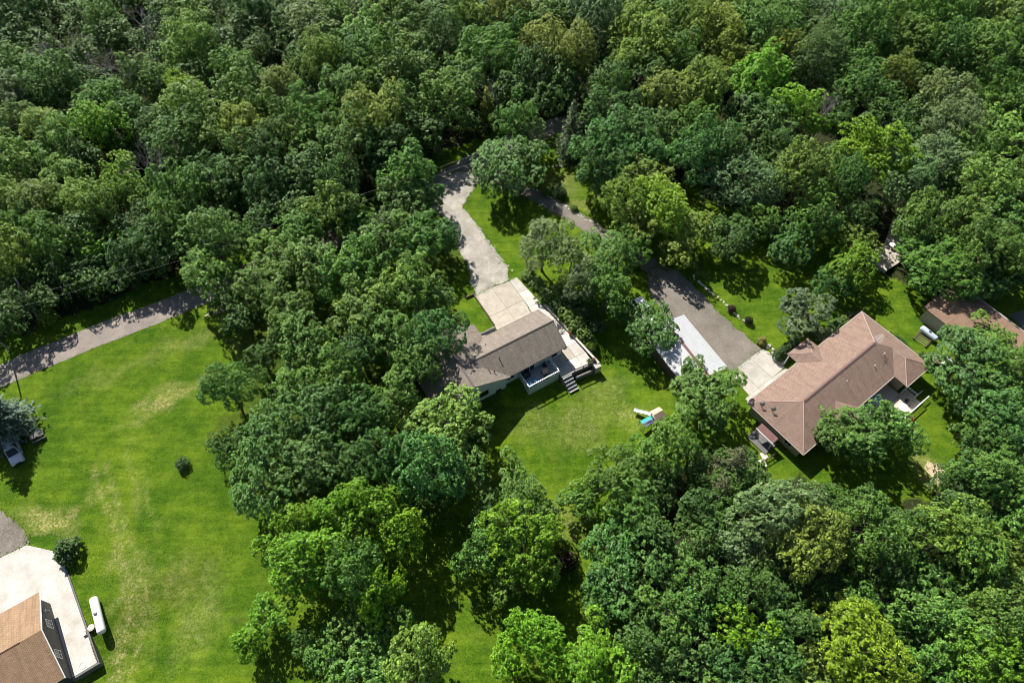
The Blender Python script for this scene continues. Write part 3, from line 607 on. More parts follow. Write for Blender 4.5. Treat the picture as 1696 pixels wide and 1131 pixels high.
# drive slab
sl = thing('concrete_drive_slab', 'pale concrete slab in front of the brown-roofed house garage', 'slab', frame(A2, U0b, V0b), A2)
for i in range(3):
    for j in range(2):
        a, b = 56.6 + i * 2.95, 56.6 + (i + 1) * 2.95 - .03; c, d = (15.9, 17.6) if j == 0 else (17.63, 21.95)
        m = MB(); m.prism([(x - U0b, y - V0b) for x, y in ((a + (.9 if j and i == 0 else 0) * (1 if j else 0), c), (b, c), (b, d + (.0 if i < 2 else -.15)), (a + (1.4 if j and i == 0 else 0), d))], -.1, .055 + .004 * ((i + j) % 2)); m.build('slab', MAT['conc'], sl)
# rear deck
d2 = thing('rear_deck', 'tan wooden deck with white railings at the right rear of brown-roofed house', 'deck', frame(A2, U0b, V0b), A2)
m = MB()
for k in range(36): B2(m, 66.7 + k * .27, 66.7 + k * .27 + .255, 1.4, 4.15, .08, .14)
tag(m.build('lower_deck_boards', MAT['deck_tan'], d2), kind='stuff')
m = MB()
for k in range(17): B2(m, 66.7, 74.9, 4.2 + k * .165, 4.2 + k * .165 + .155, .34, .4)
tag(m.build('upper_deck_boards', MAT['deck_tan'], d2), kind='stuff')
m = MB(); B2(m, 66.7, 76.4, 1.42, 1.5, -.4, .075); B2(m, 76.34, 76.4, 1.5, 4.15, -.4, .075); B2(m, 66.7, 74.9, 4.16, 4.2, -.3, .33); m.build('skirt', MAT['wood_dark'], d2)
railing(d2, L2(72.0, 1.45, .14), L2(76.4, 1.45, .14), .95, MAT['trim'], top_w=.14); railing(d2, L2(66.7, 1.45, .14), L2(71.9, 1.45, .14), .95, MAT['trim'], top_w=.14)
railing(d2, L2(76.4, 2.6, .14), L2(76.4, 4.2, .14), .95, MAT['trim'], top_w=.14); railing(d2, L2(75.1, 4.25, .14), L2(76.4, 4.25, .14), .95, MAT['trim'], top_w=.14)
for k in range(4): m = MB(); B2(m, 76.45 + k * .3, 76.75 + k * .3, 1.5, 2.5, -.6, .0 - k * .1); m.build('step', MAT['wood_dark'], d2)
railing(d2, L2(76.45, 1.45, .0), L2(77.7, 1.45, -.3), .95, MAT['trim'], 'stair_rail', 4); railing(d2, L2(76.45, 2.55, .0), L2(77.7, 2.55, -.3), .95, MAT['trim'], 'stair_rail', 4)
t = thing('round_patio_table', 'round white patio table on the rear deck of brown-roofed house', 'table', Vector(frame(A2, 73.1, 2.6)) + Vector((0, 0, .14)), A2)
MB().lathe([(.55, .70), (.75, .70), (.75, .74), (.55, .74)], (0, 0, 0), 20).build('table_ring', MAT['trim'], t); MB().lathe([(.54, .69), (.54, .72)], (0, 0, 0), 16).build('table_top', MAT['steel'], t); MB().tube((0, 0, 0), (0, 0, .7), .06).build('pedestal', MAT['black'], t); MB().lathe([(.3, 0), (.3, .05)], (0, 0, 0), 12).build('base', MAT['black'], t)
for i, (u, v, lb) in enumerate(((72.0, 3.3, 'black chair behind the round white patio table, nearest the house'), (74.3, 2.9, 'black chair at the right of the round white patio table'), (71.8, 2.0, 'black chair at the left of the round white patio table'))):
    chair(lb, u, v, (.4, -1.2, 1.6)[i], MAT['black'], .14, A2, 'chairs round the white patio table')
t = thing('covered_hot_tub', 'round pale grey covered tub under the eave on the rear deck', 'tub', Vector(frame(A2, 70.9, 5.9)) + Vector((0, 0, .4)), A2)
MB().lathe([(.85, 0), (.9, .5), (.88, .6)], (0, 0, 0), 20).build('shell', MAT['black'], t); MB().lathe([(.95, .6), (.95, .66), (.7, .72), (.1, .74)], (0, 0, 0), 20).build('cover', MAT['tank_grey'], t)
chair('dark chair on the upper rear deck under the brown eave', 69.2, 5.3, .2, MAT['black'], .4, A2)

# ---- metal-roofed shed -------------------------------------------------------------------------
As = R(-61.5); sw0, sw1, sn0, sn1 = -41.6, -30.8, 45.2, 52.7
def LS(w, n, z): return (w, n, z)
ax = (.477, -.879); an_ = (.879, .477)
shc = ((sw0 + sw1) / 2, (sn0 + sn1) / 2)
sh = thing('metal_roofed_shed', 'long shed with white ribbed metal roof and brown ridge, half hidden by trees', 'shed', (ax[0] * shc[0] + an_[0] * shc[1], ax[1] * shc[0] + an_[1] * shc[1], 0), As)
lw, ln = (sw1 - sw0) / 2, (sn1 - sn0) / 2
m = MB(); gable_wall_prism(m, -lw + .3, lw - .3, -ln + .3, ln - .3, -1.7, 2.45, 3.15, 'x'); m.build('wall', MAT['wood_dark'], sh)
np_ = 12
for k in range(np_):
    x0 = -lw + 2 * lw * k / np_; x1 = -lw + 2 * lw * (k + 1) / np_ - .015
    for s in (-1, 1):
        m = MB().slab([(x0, s * ln, 2.6), (x1, s * ln, 2.6), (x1, s * .12, 3.3), (x0, s * .12, 3.3)], .04)
        for q in (.02, .31, .6): xx = x0 + q; m.slab([(xx, s * ln, 2.645), (xx + .06, s * ln, 2.645), (xx + .06, s * .12, 3.345), (xx, s * .12, 3.345)], .05)
        m.build('roof_panel', MAT['metal_white'], sh)
ridge_cap(sh, (-lw - .05, 0, 3.42), (lw + .05, 0, 3.42), MAT['rustmetal'], .45)
MB().bb(-lw, lw, -ln - .09, -ln - .005, 2.45, 2.6).build('gutter', MAT['wood_dark'], sh)

# ---- tan-roofed house, bottom left -------------------------------------------------------------
U0c, V0c = -44.0, 43.2
h3 = thing('tan_roofed_house', 'dark-walled house with tan shingle gable roof, cut by the bottom left corner', 'house', frame(A3, U0c, V0c), A3)
def B3(m, u0, u1, v0, v1, z0, z1): return m.bb(u0 - U0c, u1 - U0c, v0 - V0c, v1 - V0c, z0, z1)
def L3(u, v, z): return (u - U0c, v - V0c, z)
m = MB(); gable_wall_prism(m, -52 - U0c, -36.45 - U0c, 38.1 - V0c, 48.3 - V0c, -1.5, 2.9, 4.85, 'x'); m.build('wall', MAT['side_dark'], h3)
MB().slab([L3(-36.0, 48.9, 3), L3(-36.0, 43.2, 5.2), L3(-52.5, 43.2, 5.2), L3(-52.5, 48.9, 3)]).build('roof_slope', MAT['roof_tan'], h3)
MB().slab([L3(-36.0, 37.5, 3), L3(-36.0, 43.2, 5.2), L3(-52.5, 43.2, 5.2), L3(-52.5, 37.5, 3)]).build('roof_slope', MAT['roof_tan'], h3)
ridge_cap(h3, L3(-52.5, 43.2, 5.22), L3(-38.4, 43.2, 5.22), MAT['ridge_tan'], .3)
for va_, vb_ in ((48.92, 43.2), (37.48, 43.2)):
    p = Vector(L3(-35.97, va_, 2.95)); q = Vector(L3(-35.97, vb_, 5.15)); MB().tube(p, q, .07, .07, 4).build('rake_board', MAT['trim'], h3)
for v in (45.0, 41.0): window(h3, L3(-36.45, v, 2.0), (0, 1), 1.0, 1.35, (1, 0))
m = MB(); B3(m, -36.45, -36.2, 46.6, 46.8, 2.2, 2.45); m.tube(L3(-36.4, 46.7, 2.2), L3(-36.1, 46.7, 1.7), .04); m.build('wall_lamp', MAT['trim'], h3)
s3 = thing('white_concrete_yard', 'bright white concrete yard round the tan-roofed house', 'slab', frame(A3, U0c, V0c), A3)
MB().prism([(u - U0c, v - V0c) for u, v in ((-54, 57.9), (-40.4, 57.7), (-37.1, 57.5), (-34.3, 54.6), (-33.8, 52.3), (-33.55, 38.3), (-36.6, 38.3), (-36.6, 48.0), (-54, 48.0))], -.5, .14).build('slab', MAT['conc_white'], s3)
MB().prism([(u - U0c, v - V0c) for u, v in ((-33.84, 52.3), (-33.6, 52.2), (-33.33, 38.0), (-36.6, 38.0), (-36.6, 38.28), (-33.57, 38.28))], -1.6, .19).build('edge_wall', MAT['conc_dark'], s3)
m = MB(); m.lathe([(.42, .1), (.42, .165), (.34, .165), (.34, .1)], L3(-35.1, 38.9, 0), 20); m.build('access_ring', MAT['stone'], s3)
tr = thing('lattice_panel', 'small lattice trellis leaning in the grass beside the white concrete yard', 'trellis', gp(163, 1081, .0), A3)
for k in range(5): MB().box((0, -.9 + k * .45, .75), (.05, .06, 1.4)).build('slat', MAT['wood'], tr)
for k in range(4): MB().box((.035, 0, .25 + k * .38), (.03, 1.95, .05)).build('cross_slat', MAT['wood'], tr)

# ---- far right house and pad -------------------------------------------------------------------
E1, E2_ = at(1624, 496, 3.0), at(1696, 549, 3.0); dv = (E2_ - E1)[:2]; A4 = math.atan2(dv[1], dv[0])
h4 = thing('rust_roofed_building', 'long low building with rust brown roof at the right edge of the photo', 'building', (E1[0], E1[1], 0), A4)
W4 = -8.4
MB().bb(-3.8, 21, W4 + .4, -.4, -.3, 2.7).build('wall', MAT['side_tan'], h4)
MB().slab([(-4.3, 0, 3.0), (21.5, 0, 3.0), (21.5, W4 * .5, 3.9), (-4.3, W4 * .5, 3.9)]).build('roof_slope', MAT['roof_rust'], h4)
MB().slab([(-4.3, W4, 3.0), (21.5, W4, 3.0), (21.5, W4 * .5, 3.9), (-4.3, W4 * .5, 3.9)]).build('roof_slope', MAT['roof_rust'], h4)
ridge_cap(h4, (-4.3, W4 * .5, 3.92), (21.5, W4 * .5, 3.92), MAT['ridge_brown'], .3)
MB().bb(-4.3, 21.5, .0, .1, 2.85, 3.0).build('gutter', MAT['trim'], h4)
pd = thing('raised_concrete_terrace', 'sunlit tan concrete terrace among the trees right of centre', 'terrace', (0, 0, 0))
qs = [(1436, 423), (1470, 447), (1500, 428), (1466, 402)]; zt = .7
wq = [at(x, y, zt)[:2] for x, y in qs]; far = [at(x, y, zt)[:2] for x, y in ((1466, 402), (1500, 428), (1520, 380), (1480, 358))]
for q in (wq, far):
    c = np.mean(q, 0); MB().prism([tuple(x + (c - x) * .006) for x in q], zt - .25, zt).build('slab', MAT['conc_tan'], pd)
a, b = np.array(wq[0]), np.array(wq[1]); nn = np.array([-(b - a)[1], (b - a)[0]]); nn = nn / np.linalg.norm(nn)
for k in range(5):
    p = a + (b - a) * k / 5; q = a + (b - a) * (k + .97) / 5; MB().prism([tuple(p), tuple(q), tuple(q - nn * .3), tuple(p - nn * .3)], -.3, zt - .05).build('edge_block', MAT['stone'], pd)
t = thing('terrace_table', 'small pale round table on the tan concrete terrace', 'table', tuple(at(1475, 410, zt)))
MB().lathe([(.1, .66), (.5, .7), (.5, .74)], (0, 0, 0), 14).build('table_top', MAT['trim'], t); MB().tube((0, 0, 0), (0, 0, .68), .05).build('pedestal', MAT['black'], t)

# ------------------------------------------------------------------ vegetation builders
def unit(a): return a / np.maximum(1e-9, np.linalg.norm(a, axis=-1, keepdims=True))
def leaf_mesh(name, P, N, size, aspect, rg, mat, fold=.18, T=None):
    """one folded rhombus per leaf spray"""
    n = len(P); r = rg.normal(size=(n, 3)) if T is None else T
    T = unit(r - (r * N).sum(1, keepdims=True) * N); B = np.cross(N, T); s = size[:, None]
    v = np.empty((n, 4, 3))
    v[:, 0] = P - T * s * .5; v[:, 2] = P + T * s * .5
    v[:, 1] = P + B * s * aspect * .5 - N * s * fold; v[:, 3] = P - B * s * aspect * .5 - N * s * fold
    return np_mesh(name, v.reshape(-1, 3), np.arange(4 * n).reshape(n, 4), mat)
def crown_mesh(name, seed, Rr, Rz, zc, nl, lr, cl, leaf, nleaf, dens=1.0, low=-.55, spread=.78, gap=0.0, flat=1.0):
    rg = np.random.default_rng(seed); g = math.pi * (3 - 5 ** .5); C = []; rad = []; f1, f2 = rg.uniform(0, 6.28, 2)
    for i in range(nl):
        z = 1 - (i + .5) / nl * (1 - low); a = i * g + rg.normal(0, .35); q = math.sqrt(max(0, 1 - z * z))
        d = np.array([q * math.cos(a), q * math.sin(a), z]); k = spread * rg.uniform(.68, 1.14) * (1 + .16 * math.cos(2 * a + f1) + .13 * math.cos(3 * a + f2))
        r = lr * rg.uniform(.65, 1.3)
        C.append(d * np.array([Rr, Rr, Rz]) * k); rad.append(r)
    for _ in range(max(3, nl // 5)): C.append(rg.normal(0, .3, 3) * np.array([Rr, Rr, Rz])); rad.append(lr * 1.1)
    C = np.array(C); rad = np.array(rad); CP, CD, LD = [], [], []
    for i in range(len(C)):
        n = int(dens * 4 * math.pi * rad[i] ** 2 / (cl * cl * 2.6)) + 4
        d = unit(rg.normal(size=(n, 3))); d[:, 2] *= flat
        p = C[i] + d * rad[i] * rg.uniform(.78, 1.1, (n, 1))
        keep = (d[:, 2] > -.72) & (rg.random(n) > gap)
        for j in range(len(C)):
            if j != i: keep &= np.linalg.norm(p - C[j], axis=1) > rad[j] * .72
        CP.append(p[keep]); CD.append(unit(d[keep]))
    CP = np.concatenate(CP); CD = np.concatenate(CD); n = len(CP)
    csz = cl * rg.uniform(.55, 1.25, (n, 1))
    P = np.repeat(CP, nleaf, 0); D = np.repeat(CD, nleaf, 0); S = np.repeat(csz, nleaf, 0)
    ld = unit(D * .8 + np.array([0, 0, .5]) + rg.normal(size=P.shape) * .7)
    P = P + ld * S * rg.uniform(.7, 1.05, (len(P), 1)); N = unit(ld * .6 + np.array([-.08, .12, .6]) + rg.normal(size=P.shape) * .33)
    P[:, 2] += zc
    sz = leaf * rg.uniform(.6, 1.35, len(P))
    return leaf_mesh(name, P, N, sz, .68, rg, MAT['leaf']), C + np.array([0, 0, zc]), rad
def trunk_mesh(name, seed, C, zc, r0, lean=.4, mat='bark', base_z=-.4):
    rg = random.Random(seed); m = MB(); top = Vector((rg.uniform(-lean, lean), rg.uniform(-lean, lean), zc)); pts = []; n = 5
    for i in range(n + 1):
        t = i / n; pts.append(Vector((top.x * t + rg.uniform(-.1, .1) * (0 < i), top.y * t + rg.uniform(-.1, .1) * (0 < i), base_z + (zc - base_z) * t)))
    rr = [r0 * (1.35 if i == 0 else 1 - .62 * i / n) for i in range(n + 1)]; m.path(pts, rr, 8)
    order = list(range(len(C))); rg.shuffle(order)
    for i in order[:14]:
        c = Vector(C[i]); s = pts[rg.randint(2, n)]; mid = s.lerp(c, .5) + Vector((0, 0, -.12 * (c - s).length)) * .5 + Vector((rg.uniform(-.2, .2), rg.uniform(-.2, .2), 0))
        m.path([s, mid, c], [r0 * .38, r0 * .24, r0 * .08], 5)
        for _ in range(2): e = c + Vector((rg.uniform(-1, 1), rg.uniform(-1, 1), rg.uniform(-.2, 1))) * .8; m.path([mid.lerp(c, .6), e], [r0 * .12, r0 * .04], 4)
    me = bpy.data.meshes.new(name); me.from_pydata(m.v, [], m.f); me.update(); me.materials.append(MAT[mat]); me.shade_smooth(); return me
PROTO = {}
def proto(key, seed, Rr, Rz, zc, nl, lr, cl, leaf, nleaf, r0, **kw):
    me, C, rad = crown_mesh('crown', seed, Rr, Rz, zc, nl, lr, cl, leaf, nleaf, **kw)
    PROTO[key] = (me, trunk_mesh('trunk', seed, C, zc, r0), Rr, zc)
# broad maples/oaks in three sizes, several seeds each; loose, feathery and fine-leaved kinds
for i in range(3): proto('S%d' % i, 10 + i, 2.7, 2.7, 4.3, 13, .95, .40, .26, 17, .16, low=-.75, spread=.88, gap=.14)
for i in range(6): proto('M%d' % i, 20 + i, 4.2, 4.0, 6.5, 22, 1.22, .43, .27, 17, .24, low=-.75, spread=.9, gap=.14)
for i in range(4): proto('L%d' % i, 30 + i, 6.0, 5.0, 7.6, 36, 1.5, .46, .28, 17, .34, low=-.7, spread=.9, gap=.14)
for i in range(2): proto('F%d' % i, 40 + i, 4.4, 4.2, 7.4, 26, 1.2, .33, .22, 16, .24, low=-.5, dens=.9, gap=.05)      # fine leaved
for i in range(2): proto('H%d' % i, 45 + i, 6.6, 5.0, 7.4, 46, 1.3, .36, .235, 16, .34, low=-.6, dens=.9, spread=.9, gap=.06)   # big, fine leaved
for i in range(2): proto('A%d' % i, 50 + i, 4.0, 4.3, 7.4, 24, .95, .40, .25, 15, .2, low=-.6, spread=.9, gap=.2)          # airy, gaps
for i in range(2): proto('Y%d' % i, 60 + i, 4.8, 4.0, 7.0, 30, 1.15, .48, .30, 17, .26, low=-.35, spread=.86, gap=.08)      # feathery yellow-green
for i in range(3): proto('B%d' % i, 70 + i, 1.0, .85, .62, 11, .42, .17, .17, 9, .05, low=-.4)                              # garden shrubs

def conifer(key, seed, H, Rb, levels, per, leaf, z0=.5, droop=.28, gap=0.0):
    rg = np.random.default_rng(seed); P, N, T = [], [], []; m = MB(); m.tube((0, 0, -.3), (0, 0, H * .97), H * .022, .02, 8)
    for k in range(levels):
        t = k / (levels - 1); z = z0 + (H - z0) * t ** .92; L = Rb * (1 - t) ** .8 * rg.uniform(.85, 1.1) + .12
        nb = max(4, int(per * (1 - .55 * t)))
        for b in range(nb):
            if rg.random() < gap: continue
            a = 2 * math.pi * (b + rg.random() * .8) / nb + k * 1.1; Lb = L * rg.uniform(.72, 1.15); d = np.array([math.cos(a), math.sin(a), 0]); sd = np.array([-d[1], d[0], 0])
            n = max(5, int(Lb / leaf * 3.6)); q = rg.uniform(.12, 1, n) ** .75
            p = d * (q * Lb)[:, None] + np.array([0, 0, 1]) * (z - droop * Lb * q ** 1.5 + .10 * Lb * q ** 4)[:, None] + sd * (rg.normal(0, .13, n) * Lb * (1.15 - q))[:, None] + rg.normal(0, .06, (n, 3))
            P.append(p); N.append(unit(np.array([0, 0, 1.]) + rg.normal(0, .42, (n, 3)) + d * .3)); T.append(d + sd * rg.normal(0, .75, n)[:, None] + rg.normal(0, .15, (n, 3)))
            m.tube((0, 0, z), tuple(d * Lb * .85 + np.array([0, 0, z - droop * Lb * .7])), .035 * (1.2 - t), .01, 4)
    P = np.concatenate(P); N = np.concatenate(N); T = np.concatenate(T)
    me = leaf_mesh('crown', P, N, leaf * rg.uniform(.7, 1.35, len(P)), .34, rg, MAT['needle'], .1, T)
    tm = bpy.data.meshes.new('trunk'); tm.from_pydata(m.v, [], m.f); tm.update(); tm.materials.append(MAT['darkbark'])
    PROTO[key] = (me, tm, Rb, H * .4)
conifer('C0', 80, 9.5, 3.9, 30, 15, .52)            # blue spruce
conifer('C1', 81, 13.0, 3.2, 32, 12, .48, gap=.12)  # tall dark spruce
conifer('C2', 82, 4.5, 1.3, 16, 9, .3)              # young fir
conifer('C3', 83, 12.0, 4.2, 22, 9, .5, gap=.35, droop=.2)   # thin ragged conifer

def bare_mesh(name, seed, H, spread, depth=5, r0=.16, mat='deadbark', up=.75, kids=3):
    rg = random.Random(seed); m = MB()
    def grow(p, d, L, r, k):
        q = p + d * L; mid = p.lerp(q, .5) + Vector((rg.uniform(-1, 1), rg.uniform(-1, 1), rg.uniform(-.5, .5))) * L * .07
        m.path([p, mid, q], [r, r * .82, r * .64], 5 if k > 2 else 3)
        if k == 0: return
        for _ in range(kids if k > 1 else 2):
            nd = (d * up + Vector((rg.uniform(-1, 1), rg.uniform(-1, 1), rg.uniform(-.35, .9))) * spread).normalized()
            grow(p.lerp(q, rg.uniform(.45, 1)), nd, L * rg.uniform(.58, .82), r * .6, k - 1)
    grow(Vector((0, 0, -.3)), Vector((rg.uniform(-.1, .1), rg.uniform(-.1, .1), 1)).normalized(), H * .36, r0, depth)
    me = bpy.data.meshes.new(name); me.from_pydata(m.v, [], m.f); me.update(); me.materials.append(MAT[mat]); return me

PAL = {'m': ((.098, .208, .034), 'mid green'), 'd': ((.062, .148, .029), 'dark green'), 'b': ((.205, .320, .020), 'bright yellow-green'), 'o': ((.162, .245, .036), 'olive'),
       'g': ((.135, .222, .088), 'grey-green'), 'l': ((.138, .265, .046), 'light green'), 'u': ((.080, .192, .044), 'cool green'), 'v': ((.135, .292, .014), 'vivid green'),
       'r': ((.032, .016, .014), 'dark maroon')}
def put_tree(base, key, s, rz, color, name, label, cat='tree', group=None, zs=1.0, wx=1.0):
    me, tm, Rr, zc = PROTO[key]
    t = thing(name, label, cat, base, rz, group); t.scale = (s * wx, s / wx, s * zs)
    o = bpy.data.objects.new('trunk' if cat == 'tree' else 'stems', tm); COL.objects.link(o); o.parent = t
    c = bpy.data.objects.new('crown' if cat == 'tree' else 'foliage', me); COL.objects.link(c); c.parent = t; c.color = (*color, 1)
    return t

# ------------------------------------------------------------------ trees (crown centre in the photo, crown radius in photo pixels, colour, habit, own label)
T = """13 17 40 d|30 62 30 d|168 34 34 m|312 30 38 l|350 8 24 d|420 8 36 d|400 44 30 o Y|427 77 24 v Y|517 48 42 g|476 40 30 g|530 100 38 o F|463 145 40 o F|319 80 46 l|362 70 32 l|274 100 32 m|235 72 28 m|192 62 30 m|20 112 40 m|20 152 36 g|90 130 42 m|97 155 26 b|137 88 24 m|242 132 36 m|322 132 32 o|306 162 34 b F|393 118 36 m|400 155 42 m|175 170 38 m|215 190 36 m|168 208 38 v|77 208 40 o F|97 238 42 l|20 262 42 l|25 205 34 m|322 192 48 l|302 236 45 m|355 235 38 l|403 215 40 o|262 210 34 d|134 262 32 b|208 296 38 v|111 302 40 l|67 336 48 o F|10 330 36 o|140 338 40 l|180 345 34 m|302 322 40 m|250 330 36 m|380 292 45 d|350 290 34 d|437 255 38 d|470 225 36 m|520 190 42 m|450 190 34 m|537 235 42 m|504 290 44 d|433 362 32 l|517 362 34 l|356 366 32 d|285 365 36 m|230 380 34 d|445 310 38 d|490 340 30 m|565 300 36 d|560 345 34 m|495 95 30 m|560 30 36 m|570 150 40 m|550 70 34 l
610 57 42 l|586 20 36 g|650 20 36 m|690 40 34 m|730 22 32 d|774 27 36 l|798 50 32 b|845 22 38 o|902 30 40 m|945 20 34 d|986 27 44 g|1036 18 30 d|1046 52 46 o Y|1080 78 46 o Y|1050 105 40 o Y|902 77 42 o F|952 88 40 o F|858 60 36 m|805 92 54 m|734 67 38 d|680 80 42 m|600 90 42 m|657 118 46 m|768 134 38 m|705 130 34 d|741 168 44 m|586 148 44 m|616 198 56 o|667 181 42 m|586 240 48 m|643 249 42 d|700 215 34 d|851 151 32 d|905 165 30 g|880 120 38 d|925 130 34 d|851 203 34 m|841 272 62 m L|880 232 30 m|677 288 40 m|705 322 32 u|663 328 40 m|640 300 26 m|1013 188 46 u|1000 242 48 u|992 284 34 u|1045 235 38 u|1063 262 42 u|1100 222 42 m|1030 285 34 u|1070 305 44 o|1036 338 38 o|1092 342 46 b F|1063 372 36 o|1110 161 42 o|1087 128 38 d|1010 140 36 d|1110 40 38 m|1120 95 36 m|590 358 32 m|1130 10 34 d
1150 50 44 o|1194 60 48 o|1274 42 50 m|1228 22 40 l|1260 128 52 v Y|1320 190 46 v Y|1352 92 50 g F|1425 54 54 m|1483 40 44 m|1510 76 46 m|1556 27 46 m|1614 94 48 m|1652 78 42 l|1654 148 42 m|1667 20 42 o|1600 20 36 d|1486 124 38 o F|1540 128 30 o|1425 141 42 m|1560 163 44 g|1483 166 24 v|1466 195 34 m|1577 208 52 g F|1440 256 58 v Y|1385 205 28 v|1493 232 32 v|1553 269 46 g|1654 232 46 l|1690 170 36 m|1620 180 40 m|1274 208 46 d|1230 185 34 m|1170 141 46 o F|1150 215 40 m|1153 258 42 u|1197 249 40 u|1210 100 38 o|1234 304 62 g FW|1332 282 50 o F|1290 260 36 d|1348 358 36 m|1424 350 28 o W|1583 299 34 l|1634 312 50 l|1530 363 42 m|1600 363 44 m|1665 370 46 m|1690 300 40 m|1500 300 44 g|1400 300 36 d|1320 20 40 d|1375 25 38 g|1300 90 36 o|1570 90 38 d|1690 100 34 d|1395 110 34 m|1515 185 34 g|1610 250 38 m|1660 420 38 m|1690 450 36 d|1650 470 30 d
20 420 44 o|84 397 40 m|45 380 36 m|130 380 34 m|168 412 28 v|150 440 26 d|255 405 40 d|215 420 30 d|300 400 32 d|20 470 26 m
353 397 44 m|345 462 44 l|463 424 46 l|420 400 34 m|443 468 46 m|524 440 48 m|395 520 36 d|477 510 46 m|504 568 52 m|433 592 26 d|376 640 40 m|494 642 42 m|447 716 50 u|372 740 28 d|524 682 52 u|560 350 34 l|500 380 40 m|640 400 50 m|700 395 44 m|738 392 26 u|590 440 50 m|600 520 54 m|680 470 48 l|722 492 32 m|560 620 42 m|650 560 44 m|718 560 44 u|690 600 40 m|590 585 40 d|655 655 46 m|735 712 72 l L|600 690 44 d|510 772 56 u|431 800 54 u|580 770 44 d|650 760 46 u T|707 778 54 u T|756 782 42 u T
488 868 44 v Y|505 930 64 v Y|560 850 44 v Y|612 850 54 v YT|664 888 42 v YT|590 945 52 m YT|632 985 42 v YT|441 1022 38 v|411 1065 28 v|500 1062 22 m|586 1040 40 l|640 1042 38 l T|606 1105 48 l|688 1096 54 l T|540 1095 36 m
856 797 37 m|808 862 34 d|879 848 44 m|866 888 58 v T|803 908 42 m T|888 938 40 v T|838 962 32 m|962 826 36 m|1026 786 46 m|1048 830 46 m|1110 735 44 m|1075 765 34 m|1020 898 44 u|1091 880 32 u|1091 922 42 u|1014 966 46 u|994 1006 32 u|889 1053 48 v Y|987 1066 42 v|963 1106 48 v Y|1030 1106 36 v|1105 1015 42 m|1060 1060 34 d|840 1095 30 v
1294 842 66 g F|1346 895 68 o F|1438 884 50 m|1578 885 62 l|1522 874 34 l|1615 915 48 l|1620 786 40 u|1655 790 50 m|1584 836 30 m|1150 834 28 o A|1154 962 38 m|1157 1008 38 u|1228 1045 40 v|1147 1096 44 u|1281 1075 46 u|1332 1032 32 m|1393 1023 44 o|1433 1085 72 b F|1349 1106 40 o|1416 986 40 m|1510 1013 46 m|1561 1036 50 l|1635 1026 50 l|1618 1088 58 v|1669 986 42 m|1527 952 38 m|1679 912 36 o|1470 940 36 d|1540 1100 40 m|1690 1070 40 m|1220 905 40 g|1240 975 36 d|1200 1100 36 d|1690 850 40 m|1160 890 30 m
1600 598 62 u L|1660 605 44 l|1640 560 34 l|1655 690 42 u|1690 650 36 m|1602 664 30 u|1620 730 36 d|1680 740 40 m|1430 716 60 m L|1385 722 40 m|1478 708 36 l|1563 447 68 l L|1617 412 44 m|1640 430 34 m|1530 400 36 l|1411 440 40 v W|1372 468 30 d W|1313 402 40 d W|1412 396 38 o W|1212 392 40 d W|1150 378 36 o W|1258 362 34 m W|1177 656 57 m L|1146 616 22 m|1078 546 47 u L
900 402 42 g A|945 432 38 g A|1000 425 46 u|1005 480 42 m|1040 400 34 m|965 470 30 g A|1030 510 26 m|1120 410 32 o"""
NAMED = {(841, 272): 'large round mid green tree standing between the gravel drive and the side drive', (376, 640): 'lone slender tree with bare trunk on the left lawn edge',
         (735, 712): 'big bright rounded tree in front of the grey-roofed house, left of the lawn', (1430, 716): 'broad tree hiding the front of the brown-roofed house',
         (1177, 656): 'dense tree at the lower end of the metal-roofed shed', (1078, 546): 'round tree at the upper end of the metal-roofed shed', (1563, 447): 'huge broad tree between the brown roof and the right edge building',
         (1260, 128): 'vivid yellow-green feathery tree, higher of the two bright ones upper right of centre', (1320, 190): 'vivid yellow-green tree just below its brighter twin, left of the dead brush',
         (1440, 256): 'large vivid yellow-green spreading tree in the upper right wood', (1234, 306): 'large round grey-green tree above the gravel yard', (1294, 842): 'huge grey-green dome tree below the brown-roofed house',
         (1433, 1085): 'huge yellow-olive tree at the bottom edge, right of centre', (505, 930): 'largest vivid feathery tree at the right edge of the left lawn', (1600, 598): 'large tree hiding the building at the right, beside the white tarp',
         (866, 888): 'vivid green spreading tree beside the dark maroon shrub', (1092, 342): 'bright yellow-olive tree above the side drive', (900, 402): 'sparse grey-twigged tree between gravel drive and side drive',
         (441, 1022): 'leaning vivid green tree at the bottom of the left lawn', (889, 1053): 'vivid feathery tree at the bottom edge beside the sunlit grass strip', (808, 172): 'narrow yellow tree'}
trees = []
for row in T.split('\n'):
    for it in row.split('|'):
        f = it.split(); trees.append([float(f[0]), float(f[1]), float(f[2]), f[3], f[4] if len(f) > 4 else ''])
